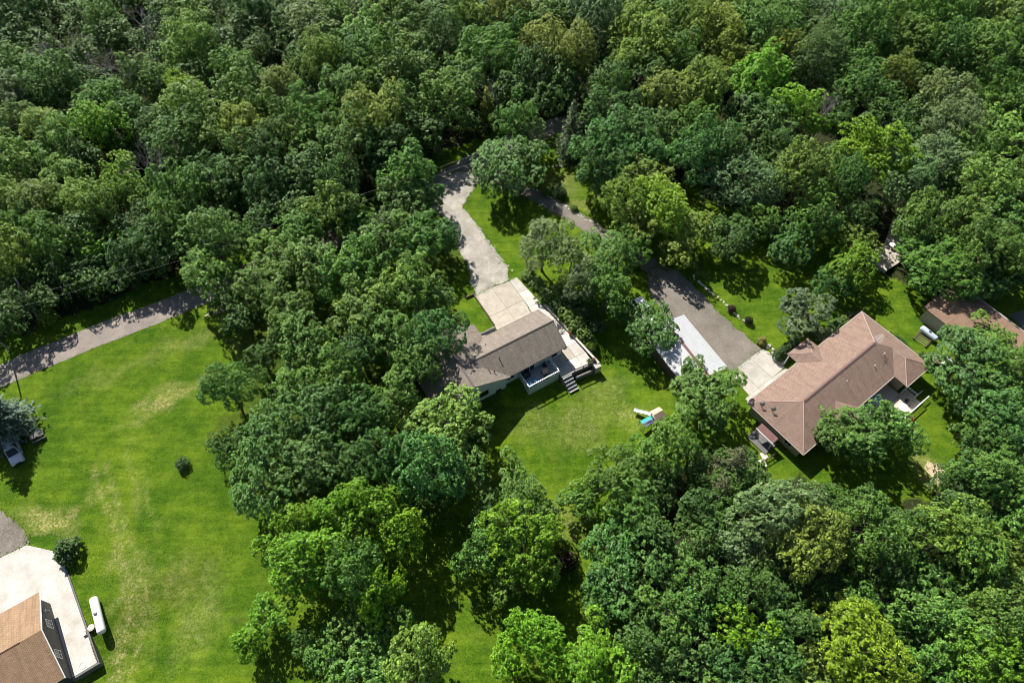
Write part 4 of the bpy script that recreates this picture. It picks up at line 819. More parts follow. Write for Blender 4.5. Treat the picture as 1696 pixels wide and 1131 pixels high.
# small gap-filling growth in the two woods, and the smallest crowns of the list: too many to tell apart, one object
rg = random.Random(5); occ = [(t[0], t[1], t[2]) for t in trees]; fills = []
occ += [(87, 60, 34), (185, 112, 32), (237, 25, 28), (1365, 183, 32), (258, 268, 34), (760, 118, 24), (1470, 400, 60)]
trees.sort(key=lambda t: -t[2]); _w = [t for t in trees if t[1] < 390 and inpoly(t[0], t[1] + 15, WOOD1) or inpoly(t[0], t[1], WOOD2)]; _d = _w[-max(0, len(trees) - 300):]
fills += [(t[0], t[1], t[2] * .9, 0) for t in _d]; trees = [t for t in trees if t not in _d]
for x, y in [(x + rg.uniform(-12, 12), y + rg.uniform(-10, 10)) for y in range(-40, 1180, 30) for x in range(-50, 1760, 36)]:
    if not (inpoly(x, y + 22, WOOD1) or inpoly(x, y + 10, WOOD2)) or (y > 200 and abs(x - 1470) < 45 and 370 < y < 450): continue
    if 690 < x < 800 and 225 < y < 330 or 860 < x < 1010 and 190 < y < 300: continue
    r = rg.uniform(20, 30)
    if all((x - a) ** 2 + (y - b) ** 2 > (max(c * .72, c + r * .45 - 16) * (.82 if y < 160 else 1)) ** 2 for a, b, c in occ):
        occ.append((x, y, r)); fills.append((x, y, r, 1))
_fm = [crown_mesh('low', 90 + k, 2.6, 2.6, 0, 12, 1.05, .42, .32, 9, dens=.75)[0] for k in range(3)]
_fv = []
for me in _fm:
    q = np.empty(len(me.vertices) * 3, np.float32); me.vertices.foreach_get('co', q); _fv.append(q.reshape(-1, 3)); bpy.data.meshes.remove(me)
acc = []
for x, y, r, lowd in fills:
    zc = rg.uniform(2.6, 5.0) if lowd else 6.5; b = gp(x, y, zc); k = r / pxm(b) * .92 / 2.6; a = rg.uniform(0, 6.28); q = _fv[rg.randint(0, 2)] * k
    acc.append(np.stack([q[:, 0] * math.cos(a) - q[:, 1] * math.sin(a), q[:, 0] * math.sin(a) + q[:, 1] * math.cos(a), q[:, 2]], 1) + np.array(b))
acc = np.concatenate(acc); me = np_mesh('understorey', acc, np.arange(len(acc)).reshape(-1, 4), MAT['leaf'])
o = bpy.data.objects.new('understorey', me); COL.objects.link(o); o.color = (.062, .14, .025, 1); tag(o, 'small leafy growth filling the gaps between the wood trees', 'understorey', kind='stuff')  # colour darkened so the gaps between crowns look shaded
ORD = ['first', 'second', 'third', 'fourth', 'fifth', 'sixth', 'seventh', 'eighth', 'ninth', 'tenth', 'eleventh', 'twelfth', 'thirteenth', 'fourteenth', 'fifteenth', 'sixteenth', 'seventeenth', 'eighteenth', 'nineteenth', 'twentieth'] + ['%dth' % k if k % 10 not in (1, 2, 3) else '%d%s' % (k, {1: 'st', 2: 'nd', 3: 'rd'}[k % 10]) for k in range(21, 80)]
def region(x, y):
    if inpoly(x, y + 15, WOOD1) or y < 300: return 'wood across the top', 'trees of the wood across the top'
    if x > 1050 and y > 740: return 'lower right wood', 'trees of the lower right wood'
    if x < 790 and y < 815: return 'grove beside grey-roofed house', 'trees of the grove beside the grey-roofed house'
    if x < 760: return 'bright grove below the left lawn', 'trees of the bright lower grove'
    if y > 700 and x < 1130: return 'lower middle grove', 'trees of the lower middle grove'
    if x > 1280: return 'brown-roofed house trees', 'trees round the brown-roofed house'
    return 'side drive trees', 'trees along the side drive'
rows = {}
for t in trees:
    rn, gr = region(t[0], t[1]); rows.setdefault((rn, int((t[1] + 60) // 55)), []).append(t)
lab = {}
for rn in {k[0] for k in rows}:
    for ri, k in enumerate(sorted(b for a, b in rows if a == rn)):
        for ci, t in enumerate(sorted(rows[(rn, k)], key=lambda t: t[0])):
            sz = 'small ' if t[2] < 30 else 'broad ' if t[2] > 50 else ''
            lab[id(t)] = f"{sz}{PAL[t[3]][1]} tree, {ORD[ci]} from left, {ORD[ri]} row of {rn}"
rg = random.Random(11)
for t in trees:
    x, y, r, col, hab = t; tall = 1.0; rn, gr = region(x, y)
    s0 = pxm(gp(x, y, 7)); Rm = r / s0 * .94
    if hab[:1] in ('F', 'A', 'Y'): key = ('H' if hab[0] == 'F' and Rm > 5.2 else hab[0]) + str(rg.randint(0, 1))
    else: key = 'S%d' % rg.randint(0, 2) if Rm < 3.1 else 'M%d' % rg.randint(0, 5) if Rm < 5.0 else 'L%d' % rg.randint(0, 3)
    me, tm, Rr, zc = PROTO[key]; s = Rm / Rr
    zs = rg.uniform(.92, 1.12)
    if 'wood' in rn: zs *= rg.uniform(1.0, 1.24)
    zs *= min(1.35, max(.8, (1 / s) ** .5))
    if 'W' in hab: zs *= .7
    if 'T' in hab: zs *= 1.3
    if hab == 'L': zs *= .72
    base = gp(x, y, zc * s * zs); base.z = hgt(base.x, base.y)
    c = np.array(PAL[col][0]) * rg.uniform(.85, 1.18) * np.array([rg.uniform(.88, 1.14), 1, rg.uniform(.85, 1.2)])
    if (int(x), int(y)) in NAMED: lb = NAMED[(int(x), int(y))]
    else: lb = lab[id(t)]
    put_tree(base, key, s, rg.uniform(0, 6.28), tuple(c), 'broadleaf_tree', lb, 'tree', gr, zs, rg.uniform(.86, 1.17))
# conifers
for px_, py_, key, s, col, nm, lb in ((18, 712, 'C0', 1.18, (.11, .18, .145), 'blue_spruce', 'blue spruce at the left edge shading the parked pickup'),
        (942, 262, 'C1', 1.0, (.062, .105, .04), 'spruce_tree', 'tall dark spruce beside the far end of the side drive'), (726, 262, 'C2', 1.0, (.12, .19, .04), 'fir_tree', 'small young fir by the bend of the road'),
        (700, 262, 'C1', .6, (.05, .09, .045), 'spruce_tree', 'dark narrow spruce left of the young fir'), (1196, 795, 'C3', .9, (.085, .1, .045), 'ragged_conifer', 'ragged brown-tinged conifer below the shed, at the lower wood edge'),
        (1180, 830, 'C3', .7, (.075, .09, .04), 'ragged_conifer', 'smaller ragged conifer at the lower wood edge, below the taller one'),
        (808, 212, 'C1', .72, (.22, .25, .035), 'yellow_cypress', 'narrow golden conifer in the wood above the big round tree')):
    b = gp(px_, py_); put_tree(b, key, s, random.uniform(0, 6), col, nm, lb, 'tree')
# dead and bare trees: crown centre in the photo
for px_, py_, H, spr, dep, r0, mt, lb, seed in ((87, 62, 17, .75, 5, .26, 'deadbark', 'bare dead tree with pale limbs, upper left corner', 3), (238, 28, 16, .5, 5, .2, 'deadbark', 'thin bare grey tree near the top edge, left', 4),
        (185, 112, 14, .85, 6, .2, 'deadbark', 'bare purplish brown dead crown in the upper left wood', 5), (258, 262, 14, .6, 6, .18, 'deadbark', 'bare grey branches beside the vivid green tree, left wood', 6),
        (1365, 183, 14, .45, 6, .2, 'deadbark', 'dead brown brush of branches between the two vivid trees', 7), (1292, 1005, 9, .9, 5, .16, 'deadbark', 'bare dead branches showing below the huge grey-green tree', 8),
        (872, 408, 8.5, .8, 6, .15, 'deadbark', 'bare silvery twigs at the left of the sparse grey tree', 9), (822, 118, 17, .4, 3, .18, 'deadbark', 'single pale dead trunk in the wood above the road bend', 10),
        (1452, 985, 8, .8, 5, .12, 'darkbark', 'dark bare shrub in a gap of the lower right wood', 12)):
    _p = gp(px_, py_, H * .68); _p.z = hgt(_p.x, _p.y)
    t = thing('dead_tree', lb, 'dead tree', _p, random.uniform(0, 6), 'dead trees')
    me = bare_mesh('branches', seed, H, spr, dep, r0, mt); o = bpy.data.objects.new('branches', me); COL.objects.link(o); o.parent = t
for (a, b), r_, lb in (((gp(1190, 984, .6), gp(1228, 943, 5.5)), .16, 'pale leaning dead trunk among the lower right trees'), ((gp(1048, 1108, .5), gp(1078, 1065, 5)), .2, 'grey leaning trunk at the bottom edge, centre right'), ((gp(66, 532), gp(25, 460, 7)), .2, 'pale leaning trunk above the road at the left edge, thickest of the three'), ((gp(108, 502), gp(86, 432, 7)), .17, 'curved leaning trunk above the road, middle of the three at left'), ((gp(168, 476), gp(148, 440, 6)), .13, 'thin leaning trunk above the road, right one of the three'), ((gp(823, 886, 1.0), gp(838, 858, 4)), .13, 'bare grey leaning limb beside the vivid spreading tree')):
    o = MB().path([a, a.lerp(b, .35) + Vector((.1, .1, .1)), a.lerp(b, .7) + Vector((-.1, 0, .15)), b], [r_, r_ * .85, r_ * .7, r_ * .45], 7).build('leaning_trunk', MAT['deadbark'], None, True); tag(o, lb, 'trunk')

# ------------------------------------------------------------------ shrubs
def shrub(px_, py_, rpx, col, lb, zs=1.0, nm='shrub', grp=None):
    b = gp(px_, py_); s = rpx / pxm(b); b = gp(px_, py_, .6 * s * zs); b.z = hgt(b.x, b.y)
    put_tree(b, 'B%d' % random.randint(0, 2), s, random.uniform(0, 6), col, nm, lb, 'shrub', grp, zs)
G1, G2, G3 = (.06, .125, .035), (.11, .19, .035), (.15, .25, .025)
shrub(302, 768, 11, G1, 'small dark round bush alone on the left lawn'); shrub(112, 912, 21, G1, 'dark round bush at the corner of the white concrete yard')
b = gp(1316, 512); s = 38 / pxm(b) / 2.7; put_tree(gp(1316, 540), 'S1', s, 1, (.10, .155, .072), 'ornamental_tree', 'low round grey-green tree on the lawn above the brown roof', 'shrub', None, .62)
shrub(925, 318, 11, G1, 'dark little conifer-like bush on the lawn above the side drive', 1.1); shrub(905, 320, 7, G2, 'leafy bush beside the side drive, near the big round tree'); shrub(950, 345, 6, G2, 'leafy clump on the edge of the side drive, middle of the stone row')
shrub(1262, 566, 8, (.22, .2, .05), 'yellowish shrub at the corner of the pale slab'); shrub(1212, 512, 6, (.05, .015, .015), 'dark red shrub in the stone row of the gravel yard', 1.3); shrub(1240, 531, 6, (.03, .03, .02), 'blackish shrub at the lower end of the stone row', 1.5)
shrub(1366, 556, 13, (.22, .27, .14), 'pale variegated bush beside the brown-roofed house porch', .8); shrub(1385, 540, 12, G1, 'low green bush under the brown eave, right of the pale bush', .6)
shrub(935, 932, 17, PAL['r'][0], 'dark maroon shrub among the lower middle trees', 1.5); shrub(1054, 165, 16, (.035, .02, .028), 'dark maroon bush in the upper wood right of centre', 3.0)
shrub(80, 525, 13, G3, 'bright ivy-like bush beside the road at left', 1.4); shrub(201, 434, 26, G1, 'dark bush at the wood edge above the road', 1.2); shrub(87, 490, 22, G1, 'dark leafy bush at the foot of the leaning trunks', 1.1)
for i, (a, b, r_, c) in enumerate(((905, 490, 15, G2), (925, 505, 14, G1), (940, 522, 15, G2), (955, 538, 14, G2), (968, 552, 13, G2), (978, 570, 10, G3), (950, 500, 16, G1), (970, 520, 14, G1), (875, 455, 12, G2), (890, 470, 12, G2), (990, 540, 13, G1), (930, 480, 14, G2))):
    shrub(a, b, r_, c, f'{ORD[i]} leafy shrub on the bank right of the pale patio', .8, 'bank_shrub', 'shrubs of the bank beside the patio')
for i, (a, b) in enumerate(((1452, 545), (1468, 556), (1484, 568), (1500, 580), (1516, 590), (1530, 596))):
    shrub(a, b, 9 + (i % 3) * 2, (G2, G3, G1)[i % 3], f'{ORD[i]} low shrub from top along the right eave of the brown roof', .7, 'bed_shrub', 'shrubs in the bed behind the brown-roofed house')
hd = thing('clipped_hedge', 'long clipped hedge beside the small porch roof of brown-roofed house', 'hedge', frame(A2, 65.6, 19.4), A2)
for k in range(7):
    me, tm, Rr, zc = PROTO['B%d' % (k % 3)]; o = bpy.data.objects.new('foliage', me); COL.objects.link(o); o.parent = hd; o.location = (k * .62, 0, 0); o.scale = (.8, .75, 1.2); o.rotation_euler = (0, 0, k * 1.3); o.color = (.06, .11, .035, 1)
for i, (a, b) in enumerate(((1340, 545), (1350, 540), (1398, 530), (1410, 524))): shrub(a, b, 9, G1 if i % 2 else G2, f'{ORD[i]} low bush from the left along the upper eave of the brown roof', .6, 'eave_shrub', 'bushes along the upper eave of the brown roof')
# undergrowth on the woodland floor and wild grass at its edges (uncountable)
def scatter(n, polys, box, seed, avoid=None):
    rg = np.random.default_rng(seed); out = np.zeros((0, 2))
    while len(out) < n:
        p = np.stack([rg.uniform(box[0], box[1], n), rg.uniform(box[2], box[3], n)], 1)
        k = np.zeros(n, bool)
        for q in polys: k |= inpoly_np(p[:, 0], p[:, 1], q)
        for q in (avoid or []): k &= ~inpoly_np(p[:, 0], p[:, 1], q)
        out = np.concatenate([out, p[k]])
    return out[:n]
rgn = np.random.default_rng(9); c = scatter(3800, WD, (-105, 110, 5, 168), 9)
road_px = [(-120, 668), (0, 622), (150, 560), (310, 498), (450, 437), (620, 368), (690, 325), (750, 290), (820, 250), (905, 213), (960, 200), (1040, 182)]
rw_ = np.array([gp(*q)[:2] for q in road_px]); rd = np.concatenate([np.linspace(rw_[i], rw_[i + 1], 30) for i in range(len(rw_) - 1)])
def off_road(c, d=3.2): return np.array([np.min(np.linalg.norm(rd - q, axis=1)) > d for q in c])
c = c[off_road(c)]
P = np.repeat(np.concatenate([c, np.array([[hgt(*q)] for q in c])], 1), 16, 0); ld = unit(rgn.normal(size=P.shape) + np.array([0, 0, .6])); ld[:, 2] = np.abs(ld[:, 2])
rr_ = np.repeat(rgn.uniform(.4, 1.1, (len(c), 1)), 16, 0); P = P + ld * rr_ * rgn.uniform(.5, 1, (len(P), 1))
me = leaf_mesh('undergrowth', P, unit(ld + np.array([0, 0, .6]) + rgn.normal(size=P.shape) * .4), .34 * rgn.uniform(.6, 1.4, len(P)), .7, rgn, MAT['leaf'])
o = bpy.data.objects.new('undergrowth', me); COL.objects.link(o); o.color = (.07, .13, .03, 1); tag(o, 'leafy undergrowth covering the woodland floor', 'undergrowth', kind='stuff')
# grass tufts over the lawns
LAWN = [(-60, 680), (0, 645), (150, 585), (320, 515), (420, 520), (440, 700), (440, 860), (520, 1150), (-60, 1180)], [(760, 640), (800, 560), (990, 560), (1120, 600), (1150, 700), (1060, 780), (960, 800), (900, 900), (980, 1000), (850, 1180), (700, 1180), (640, 850), (800, 780)], \
    [(1100, 440), (1240, 400), (1440, 470), (1420, 520), (1260, 570)], [(1240, 700), (1330, 770), (1290, 800), (1230, 780)], [(1500, 620), (1590, 660), (1570, 800), (1470, 860), (1470, 770)], [(760, 330), (850, 300), (870, 330), (900, 420), (860, 440)], [(880, 310), (900, 255), (960, 270), (1000, 370)], [(0, 600), (300, 480), (300, 455), (0, 570)]
def grow_grass(n, seed):
    rgn = np.random.default_rng(seed); c = scatter(n, [toworld(q) for q in LAWN], (-75, 75, 3, 112), seed)
    c = c[off_road(c, 2.4)]
    p1 = rot(-A1, c[:, 0], c[:, 1]); k = ~((p1[0] > 14) & (p1[0] < 39.6) & (p1[1] > 39) & (p1[1] < 61)); p3 = rot(-A3, c[:, 0], c[:, 1]); k &= ~((p3[0] < -33.2) & (p3[1] < 58.5)); p2 = rot(-A2, c[:, 0], c[:, 1]); k &= ~((p2[0] > 54.5) & (p2[0] < 81) & (p2[1] > 1.2) & (p2[1] < 22.3))
    c = c[k]; n = len(c); z = np.array([[hgt(*q)] for q in c]); P = np.concatenate([c, z], 1); h = rgn.uniform(.03, .09, (n, 1)); a = rgn.uniform(0, 6.28, n)
    t = np.stack([np.cos(a), np.sin(a), np.zeros(n)], 1); w = rgn.uniform(.015, .04, (n, 1)); v = np.empty((n, 3, 3))
    v[:, 0] = P - t * w; v[:, 1] = P + t * w; v[:, 2] = P + np.concatenate([rgn.normal(0, .06, (n, 2)), h], 1)
    me = np_mesh('grass', v.reshape(-1, 3), np.arange(3 * n).reshape(n, 3), MAT['leaf']); o = bpy.data.objects.new('grass', me); COL.objects.link(o); o.color = (.105, .175, .014, 1)
    tag(o, 'short green grass blades over the lawns', 'grass', kind='stuff')
grow_grass(160000, 21)
rgn = np.random.default_rng(33); ev = np.array(VERGE); ev = ev[(np.abs(ev[:, 0]) < 90)]; ev = np.repeat(ev, 9, 0) + rgn.normal(0, .28, (len(ev) * 9, 2)); zz_ = np.array([[hgt(*q) + .05] for q in ev]); P = np.concatenate([ev, zz_ + rgn.uniform(0, .1, zz_.shape)], 1)
me = leaf_mesh('verge', P, unit(np.array([0, 0, 1.]) + rgn.normal(0, .5, P.shape)), rgn.uniform(.1, .3, len(P)), .45, rgn, MAT['leaf']); o = bpy.data.objects.new('verge_grass', me); COL.objects.link(o); o.color = (.10, .19, .014, 1); tag(o, 'ragged grass tufts along the edges of road and gravel drives', 'grass', kind='stuff')

# ------------------------------------------------------------------ stones
def rock_mesh(seed):
    import bmesh
    bm = bmesh.new(); bmesh.ops.create_icosphere(bm, subdivisions=1, radius=.5); rg = random.Random(seed)
    for v in bm.verts: v.co *= rg.uniform(.75, 1.2); v.co.z *= .7
    me = bpy.data.meshes.new('stone'); bm.to_mesh(me); bm.free(); me.materials.append(MAT['stone']); return me
ROCK = [rock_mesh(k) for k in range(5)]
def stone_row(name, label, pts, n, size, spread=.25, seed=0):
    rg = random.Random(seed); w = [gp(*p) for p in pts]; root = thing(name, label, 'stones', w[0]); seg = [(w[i + 1] - w[i]).length for i in range(len(w) - 1)]; tot = sum(seg)
    for k in range(n):
        d = tot * (k + rg.uniform(.2, .8)) / n; i = 0
        while d > seg[i] and i < len(seg) - 1: d -= seg[i]; i += 1
        p = w[i].lerp(w[i + 1], min(1, d / seg[i])) + Vector((rg.gauss(0, spread), rg.gauss(0, spread), 0)); s = size * rg.uniform(.6, 1.4)
        o = bpy.data.objects.new('stone', ROCK[rg.randint(0, 4)]); COL.objects.link(o); o.parent = root; o.location = p - w[0] + Vector((0, 0, .12 * s)); o.scale = (s * rg.uniform(.8, 1.3), s, s); o.rotation_euler = (0, 0, rg.uniform(0, 6))
stone_row('stone_border', 'row of pale field stones along the grass edge of the gravel yard', ((1146, 455), (1165, 474), (1184, 490), (1208, 510), (1217, 521), (1236, 534)), 38, .38, .12, 1)
stone_row('stone_border', 'cluster of pale boulders at the corner of the pale drive slab', ((1272, 571), (1280, 580), (1292, 598)), 13, .62, .3, 2)
stone_row('stone_border', 'row of small pale stones on the upper edge of the side drive', ((884, 313), (905, 325), (930, 340), (960, 358), (985, 372)), 30, .36, .12, 3)
stone_row('stone_border', 'three whitish stones across the lawn above the side drive', ((905, 279), (918, 277), (934, 276)), 4, .5, .1, 4)
stone_row('stone_border', 'scattered stones along the right side of the pale gravel drive', ((793, 378), (812, 405), (830, 428), (846, 445)), 26, .28, .35, 5)

# ------------------------------------------------------------------ tanks, vehicles, play set, poles
def propane(name, label, p, rz, L, D, mat):
    t = thing(name, label, 'tank', p, rz); r = D / 2; zc = r + .28
    prof = [(r * .03, -L / 2)] + [(r * math.sin(R(a)), -L / 2 + r * .7 * (1 - math.cos(R(a)))) for a in (25, 50, 75, 90)] + [(r * math.sin(R(a)), L / 2 - r * .7 * (1 - math.cos(R(a)))) for a in (90, 75, 50, 25)] + [(r * .03, L / 2)]
    MB().lathe(prof, (0, 0, zc), 20, 'x').build('body', MAT[mat], t, True)
    MB().lathe([(.2, zc + r - .05), (.2, zc + r + .1), (.14, zc + r + .2), (.02, zc + r + .22)], (-.1, 0, 0), 12).build('valve_dome', MAT['steel'], t)
    for x in (-L * .3, L * .3): MB().box((x, 0, .12), (.25, D * .8, .34)).build('leg', MAT['conc_dark'], t)
    return t
c = (gp(154.5, 991, .8) + gp(171.3, 1047, .8)) / 2; d_ = gp(171.3, 1047, .8) - gp(154.5, 991, .8)
propane('propane_tank', 'long white propane tank on the grass beside the white concrete yard', (c.x, c.y, hgt(c.x, c.y) + .0), math.atan2(d_.y, d_.x), 4.9, 1.04, 'tank')
a_, b_ = gp(1529, 544, .8), gp(1549, 560, .8); c = (a_ + b_) / 2
propane('propane_tank', 'blue-grey propane tank in the shade right of the brown roof', (c.x, c.y, hgt(c.x, c.y)), math.atan2((b_ - a_).y, (b_ - a_).x), 3.0, .95, 'tank_grey')
t = thing('tank_regulator', 'round grey fitting on a short pipe between the white tank and concrete yard', 'valve', gp(153.5, 1040), A3)
MB().lathe([(.28, .3), (.4, .32), (.42, .42), (.28, .46)], (0, 0, 0), 16).build('ring', MAT['stone'], t); MB().lathe([(.26, .28), (.26, .36)], (0, 0, 0), 12).build('core', MAT['steel'], t); MB().tube((0, 0, 0), (0, 0, .35), .08).tube((0, 0, .2), (-.75, -.1, .25), .07).build('pipe', MAT['steel'], t); MB().box((-.8, -.3, .3), (.4, .5, .6)).build('meter_box', MAT['stone'], t)
rk = thing('wooden_rack', 'low rack of pale wooden poles beside the blue-grey tank', 'rack', gp(1527, 563), A2 - R(90) + .1)
for k in range(5): MB().box((0, -.9 + k * .42, .35 + .02 * k), (2.3, .07, .07)).build('pole', MAT['wood'], rk)
for x in (-1, 1): MB().box((x, 0, .15), (.09, 2.0, .3)).build('end_frame', MAT['wood_dark'], rk)
tl = thing('utility_trailer', 'small open dark box trailer beside the white tarp, right of brown roof', 'trailer', gp(1552, 601), A2 - R(52))
MB().box((0, 0, .5), (1.9, 1.3, .08)).build('bed', MAT['wood_dark'], tl)
for y in (-.66, .66): MB().box((0, y, .75), (1.95, .06, .45)).build('side', MAT['wood'], tl)
for x in (-.97, .97): MB().box((x, 0, .75), (.06, 1.26, .45)).build('end', MAT['wood'], tl)
for y in (-.78, .78): MB().tube((0, y - .08, .3), (0, y + .08, .3), .3, None, 14).build('wheel', MAT['rubber'], tl)
MB().tube((.97, 0, .45), (2.0, 0, .4), .04).build('tow_bar', MAT['steel'], tl)
b = gp(1566, 604); vs = []; rg = random.Random(2)
for j in range(5):
    for i in range(7): vs.append(((i - 3) * .4, (j - 2) * .35, (.95 - .12 * abs(j - 2) ** 1.7 - .03 * abs(i - 3) ** 2 + rg.uniform(-.06, .06))))
o = MB().add(vs, [(j * 7 + i, j * 7 + i + 1, (j + 1) * 7 + i + 1, (j + 1) * 7 + i) for j in range(4) for i in range(6)]).build('tarp_cover', MAT['tarp'], None, True); o.location = b; o.rotation_euler = (0, 0, A2 + .1); tag(o, 'crumpled white tarp over a heap beside the big tree, right of brown roof', 'tarp')
o.modifiers.new('thick', 'SOLIDIFY').thickness = -.03
MB().box((0, 0, .3), (1.9, 1.0, .55)).build('heap', MAT['wood'], o)

def car(name, label, cat, loc, rz, paint, L=4.7, W=1.85, H=1.6, pickup=False):
    t = thing(name, label, cat, loc, rz); hw = W / 2
    def loft(secs, mat, nm):                        # secs: x, half width, z bottom, z top
        vs = [(x, y, z) for x, w, z0, z1 in secs for y, z in ((-w, z0), (-w * 1.02, (z0 + z1) / 2), (-w * .9, z1), (w * .9, z1), (w * 1.02, (z0 + z1) / 2), (w, z0))]
        n = 6; fs = [(k * n + i, k * n + (i + 1) % n, (k + 1) * n + (i + 1) % n, (k + 1) * n + i) for k in range(len(secs) - 1) for i in range(n)] + [tuple(range(n))[::-1], tuple(range((len(secs) - 1) * n, len(secs) * n))]
        return MB().add(vs, fs).build(nm, mat, t)
    zt = .95
    loft([(-L / 2, hw * .88, .35, zt - .1), (-L / 2 + .15, hw * .96, .28, zt), (-L * .2, hw, .25, zt + .03), (L * .12, hw, .25, zt), (L * .3, hw * .98, .25, zt - .04), (L / 2 - .2, hw * .94, .28, zt - .14), (L / 2, hw * .82, .36, zt - .3)], paint, 'body')
    x0, x1 = (-L * .08, L * .16) if pickup else (-L * .40, L * .14)
    loft([(x0 - .12, hw * .84, zt - .02, zt + .02), (x0 + .12, hw * .78, zt - .02, H), (x1 - .35, hw * .78, zt - .02, H), (x1 + .35, hw * .84, zt - .02, zt + .0)], MAT['glass'], 'cabin_glass')
    MB().slab([(x0 + .1, -hw * .72, H + .03), (x1 - .36, -hw * .72, H + .03), (x1 - .36, hw * .72, H + .03), (x0 + .1, hw * .72, H + .03)], .06).build('roof', paint, t)
    for y in (-1, 1):
        for x in ((x0 + x1) / 2,): MB().tube((x, y * hw * .86, zt), (x, y * hw * .73, H), .05, .05, 4).build('pillar', paint, t)
        MB().tube((x1 + .33, y * hw * .8, zt), (x1 - .34, y * hw * .72, H + .01), .05, .05, 4).build('pillar', paint, t)
        MB().box((x1 + .1, y * (hw + .09), zt + .08), (.12, .18, .12)).build('mirror', MAT['black'], t)
        for x in (-L * .31, L * .31):
            w = MB().tube((x, y * (hw - .2), .34), (x, y * (hw + .02), .34), .34, None, 18).build('wheel', MAT['rubber'], t); MB().tube((x, y * (hw + .02), .34), (x, y * (hw + .035), .34), .2, .18, 12).build('rim', MAT['steel'], w)
        MB().box((L / 2 - .06, y * hw * .6, zt - .38), (.14, .34, .16)).build('headlight', MAT['trim'], t); MB().box((-L / 2 + .02, y * hw * .68, zt - .22), (.08, .26, .16)).build('tail_light', MAT['red'], t)
    MB().box((L / 2 - .02, 0, .42), (.12, W * .82, .18)).build('bumper', MAT['black'], t)
    MB().box((L / 2 - .03, 0, .6), (.1, W * .4, .13)).build('grille', MAT['black'], t)
    if pickup:
        for y in (-1, 1): MB().box((-L * .3, y * (hw - .06), zt + .1), (L * .36, .1, .22)).build('bed_side', paint, t)
        MB().box((-L / 2 + .1, 0, zt + .1), (.08, W - .25, .22)).build('tailgate', paint, t); MB().box((-L * .3, 0, zt + .05), (L * .34, W - .24, .04)).build('bed_liner', MAT['black'], t)
    return t
p0_, p1_ = gp(14, 730, .8), gp(27, 764, .8); d_ = p1_ - p0_; c = gp(20, 745, .9)
car('parked_car', 'silver car parked on the grass under the blue spruce', 'car', (c.x, c.y, hgt(c.x, c.y)), math.atan2(d_.y, d_.x), MAT['silver'], 4.6)
c = gp(1066, 512, 1.2); car('parked_van', 'white vehicle half hidden by the round tree at the end of the shed', 'van', (c.x, c.y, hgt(c.x, c.y)), As, MAT['tank'], 5.0, 2.0, 1.95)
pt_ = thing('picnic_table', 'grey weathered table in the shade of the blue spruce', 'table', gp(65, 724), .6)
for k in range(4): MB().box((0, -.3 + k * .2, .74), (1.8, .18, .05)).build('plank', MAT['stone_dark'], pt_)
for y in (-.7, .7): MB().box((0, y, .45), (1.8, .26, .05)).build('bench_seat', MAT['stone_dark'], pt_)
for x in (-.6, .6): MB().tube((x, -.7, 0), (x, .3, .7), .05, None, 4).build('leg', MAT['wood_dark'], pt_); MB().tube((x, .7, 0), (x, -.3, .7), .05, None, 4).build('leg', MAT['wood_dark'], pt_)

pb = gp(1085, 697); ps = thing('play_set', 'wooden play tower with pale slide, teal canopy and violet ladder on the lawn', 'play set', pb, R(28)); ps.scale = (.8, .8, .8)
for x in (-.75, .75):
    for y in (-.75, .75): MB().box((x, y, 1.35), (.12, .12, 2.7)).build('post', MAT['wood_pale'], ps)
for k in range(8): MB().box((-.7 + k * .2, 0, 1.3), (.18, 1.6, .05)).build('floor_board', MAT['wood_pale'], ps)
for s in (-1, 1):
    for k in range(4):
        y0, y1 = s * (.05 + k * .27), s * (.05 + (k + 1) * .27 - .02); z0_, z1_ = 3.3 - k * .16, 3.3 - (k + 1) * .16
        MB().slab([(-1.05, y0, z0_), (1.05, y0, z0_), (1.05, y1, z1_), (-1.05, y1, z1_)], .05).build('roof_board', MAT['wood_pale' if s > 0 else 'wood'], ps)
for x in (-.78, .78): MB().box((x, 0, 1.75), (.05, 1.4, .5)).build('side_panel', MAT['wood'], ps)
m = MB(); sd = [(-.75, .2, 1.32), (-1.3, .38, 1.15), (-2.2, .65, .6), (-2.9, .9, .2), (-3.4, 1.05, .14)]; sd = [Vector((x * .6 - .1, 1.0 + (-x - .75) * 1.0, z)) for x, y, z in sd]
wv_ = Vector((.26, .14, 0)); vs = []
for q in sd: vs += [q - wv_ + Vector((0, 0, .14)), q - wv_, q + wv_, q + wv_ + Vector((0, 0, .14))]
m.add(vs, [(k * 4 + i, k * 4 + i + 1, (k + 1) * 4 + i + 1, (k + 1) * 4 + i) for k in range(4) for i in range(3)]); so = m.build('slide', MAT['slide'], ps); so.modifiers.new('thick', 'SOLIDIFY').thickness = .04
MB().slab([(-.8, -.1, 2.1), (-3.1, -.1, 1.9), (-3.1, .75, 1.45), (-.8, .75, 1.65)], .03).build('canopy', MAT['teal'], ps)
for y in (-.75, -.15): MB().box((-1.95, y, 2.05), (2.4, .09, .1)).build('ladder_rail', MAT['purple'], ps)
for k in range(7): MB().box((-.95 - k * .34, -.45, 2.08), (.07, .55, .06)).build('rung', MAT['purple'], ps)
for y in (-.75, .7): MB().box((-3.1, y, .95), (.1, .1, 2.0)).build('post', MAT['wood_pale'], ps)
MB().tube((.8, -.7, 1.2), (1.6, -1.5, 0), .05).build('brace_pole', MAT['trim'], ps)
pp = gp(16, 580); pl = thing('utility_pole', 'grey wooden utility pole beside the road at the left edge', 'pole', pp, R(28))
MB().tube((0, 0, -.3), (0, 0, 9.5), .15, .1, 10).build('shaft', MAT['deadbark'], pl); MB().box((0, 0, 8.9), (.1, 1.8, .12)).build('crossarm', MAT['wood'], pl)
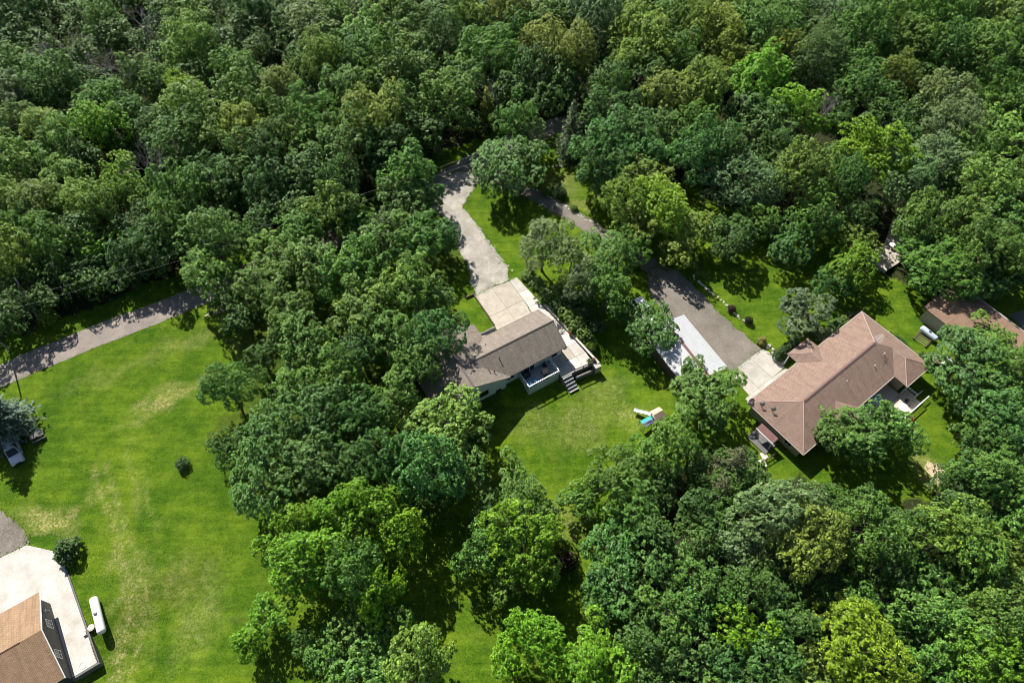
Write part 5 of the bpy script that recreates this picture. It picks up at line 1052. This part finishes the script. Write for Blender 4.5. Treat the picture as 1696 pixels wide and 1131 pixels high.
for y in (-.8, 0, .8): MB().lathe([(.05, 9.0), (.07, 9.08), (.03, 9.16)], (0, y, 0), 8).build('insulator', MAT['stone'], pl)
_pa = at(842, 243, 9.0); pe = Vector((_pa[0], _pa[1], hgt(_pa[0], _pa[1]))); pl2 = copy_thing(pl, pe, R(28), None, 'grey wooden utility pole behind the big round tree at the road bend')
pf = gp(1210, 232); pl3 = copy_thing(pl, pf, R(5), None, 'grey wooden utility pole rising from the upper right wood')
for i, y in enumerate((-.8, .8)):
    for (q0, q1, rz0, rz1, wh_) in ((pp, pe, R(28), R(28), 'road at left'), (pe, pf, R(28), R(5), 'upper wood')):
        A_ = q0 + Vector((*rot(rz0, 0, y), 9.12)); B_ = q1 + Vector((*rot(rz1, 0, y), 9.12)); pts = [A_.lerp(B_, k / 16) - Vector((0, 0, 1.4 * (1 - (2 * k / 16 - 1) ** 2))) for k in range(17)]
        o = MB().path(pts, [.009] * 17, 4).build('power_line', MAT['wire']); tag(o, f"thin power line above the {wh_}, {'nearer the camera' if y < 0 else 'farther from the camera'} of the pair", 'cable', 'power lines')
# pots on the patio corner
for i, (u, v, s, mt, lb, fl) in enumerate(((38.1, 40.7, .32, 'black', 'black pot on the pale patio corner', G1), (38.85, 40.6, .2, 'stone', 'pot of dark red flowers on the corner pier', (.14, .03, .03)), (38.35, 46.5, .19, 'stone', 'pot of bright pink-red flowers on the retaining wall', (.4, .05, .09)))):
    z = .05 if i == 0 else .25 if i == 1 else .36; p = frame(A1, u, v); t = thing('flower_pot', lb, 'pot', (p[0], p[1], z))
    MB().lathe([(s * .7, 0), (s, s * 1.4), (s * .85, s * 1.4), (s * .8, s * 1.2)], (0, 0, 0), 14).build('pot', MAT[mt], t)
    o = bpy.data.objects.new('foliage', PROTO['B1'][0]); COL.objects.link(o); o.parent = t; o.location = (0, 0, s * 1.1); o.scale = (s * 1.2,) * 3; o.color = (*fl, 1)
p = frame(A2, 72.6, .9); t = thing('flower_pot', 'pot of red flowers beside the rear deck railing of brown-roofed house', 'pot', (p[0], p[1], 0)); MB().lathe([(.25, 0), (.36, .5), (.3, .5), (.28, .4)], (0, 0, 0), 12).build('pot', MAT['stone_dark'], t)
o = bpy.data.objects.new('foliage', PROTO['B2'][0]); COL.objects.link(o); o.parent = t; o.location = (0, 0, .35); o.scale = (.45, .45, .4); o.color = (.4, .06, .07, 1)
gf = thing('wire_garden_fence', 'thin dark post fence round the garden bed above the brown roof corner', 'fence', frame(A2, 81.5, 17.2), A2 - R(8))
for k in range(4): MB().box((k * 1.1 - 1.5, .0, .6), (.08, .08, 1.3)).build('post', MAT['wood_dark'], gf)
for z in (.3, .75, 1.15): MB().box((.15, 0, z), (3.4, .04, .06)).build('rail', MAT['wood_dark'], gf)
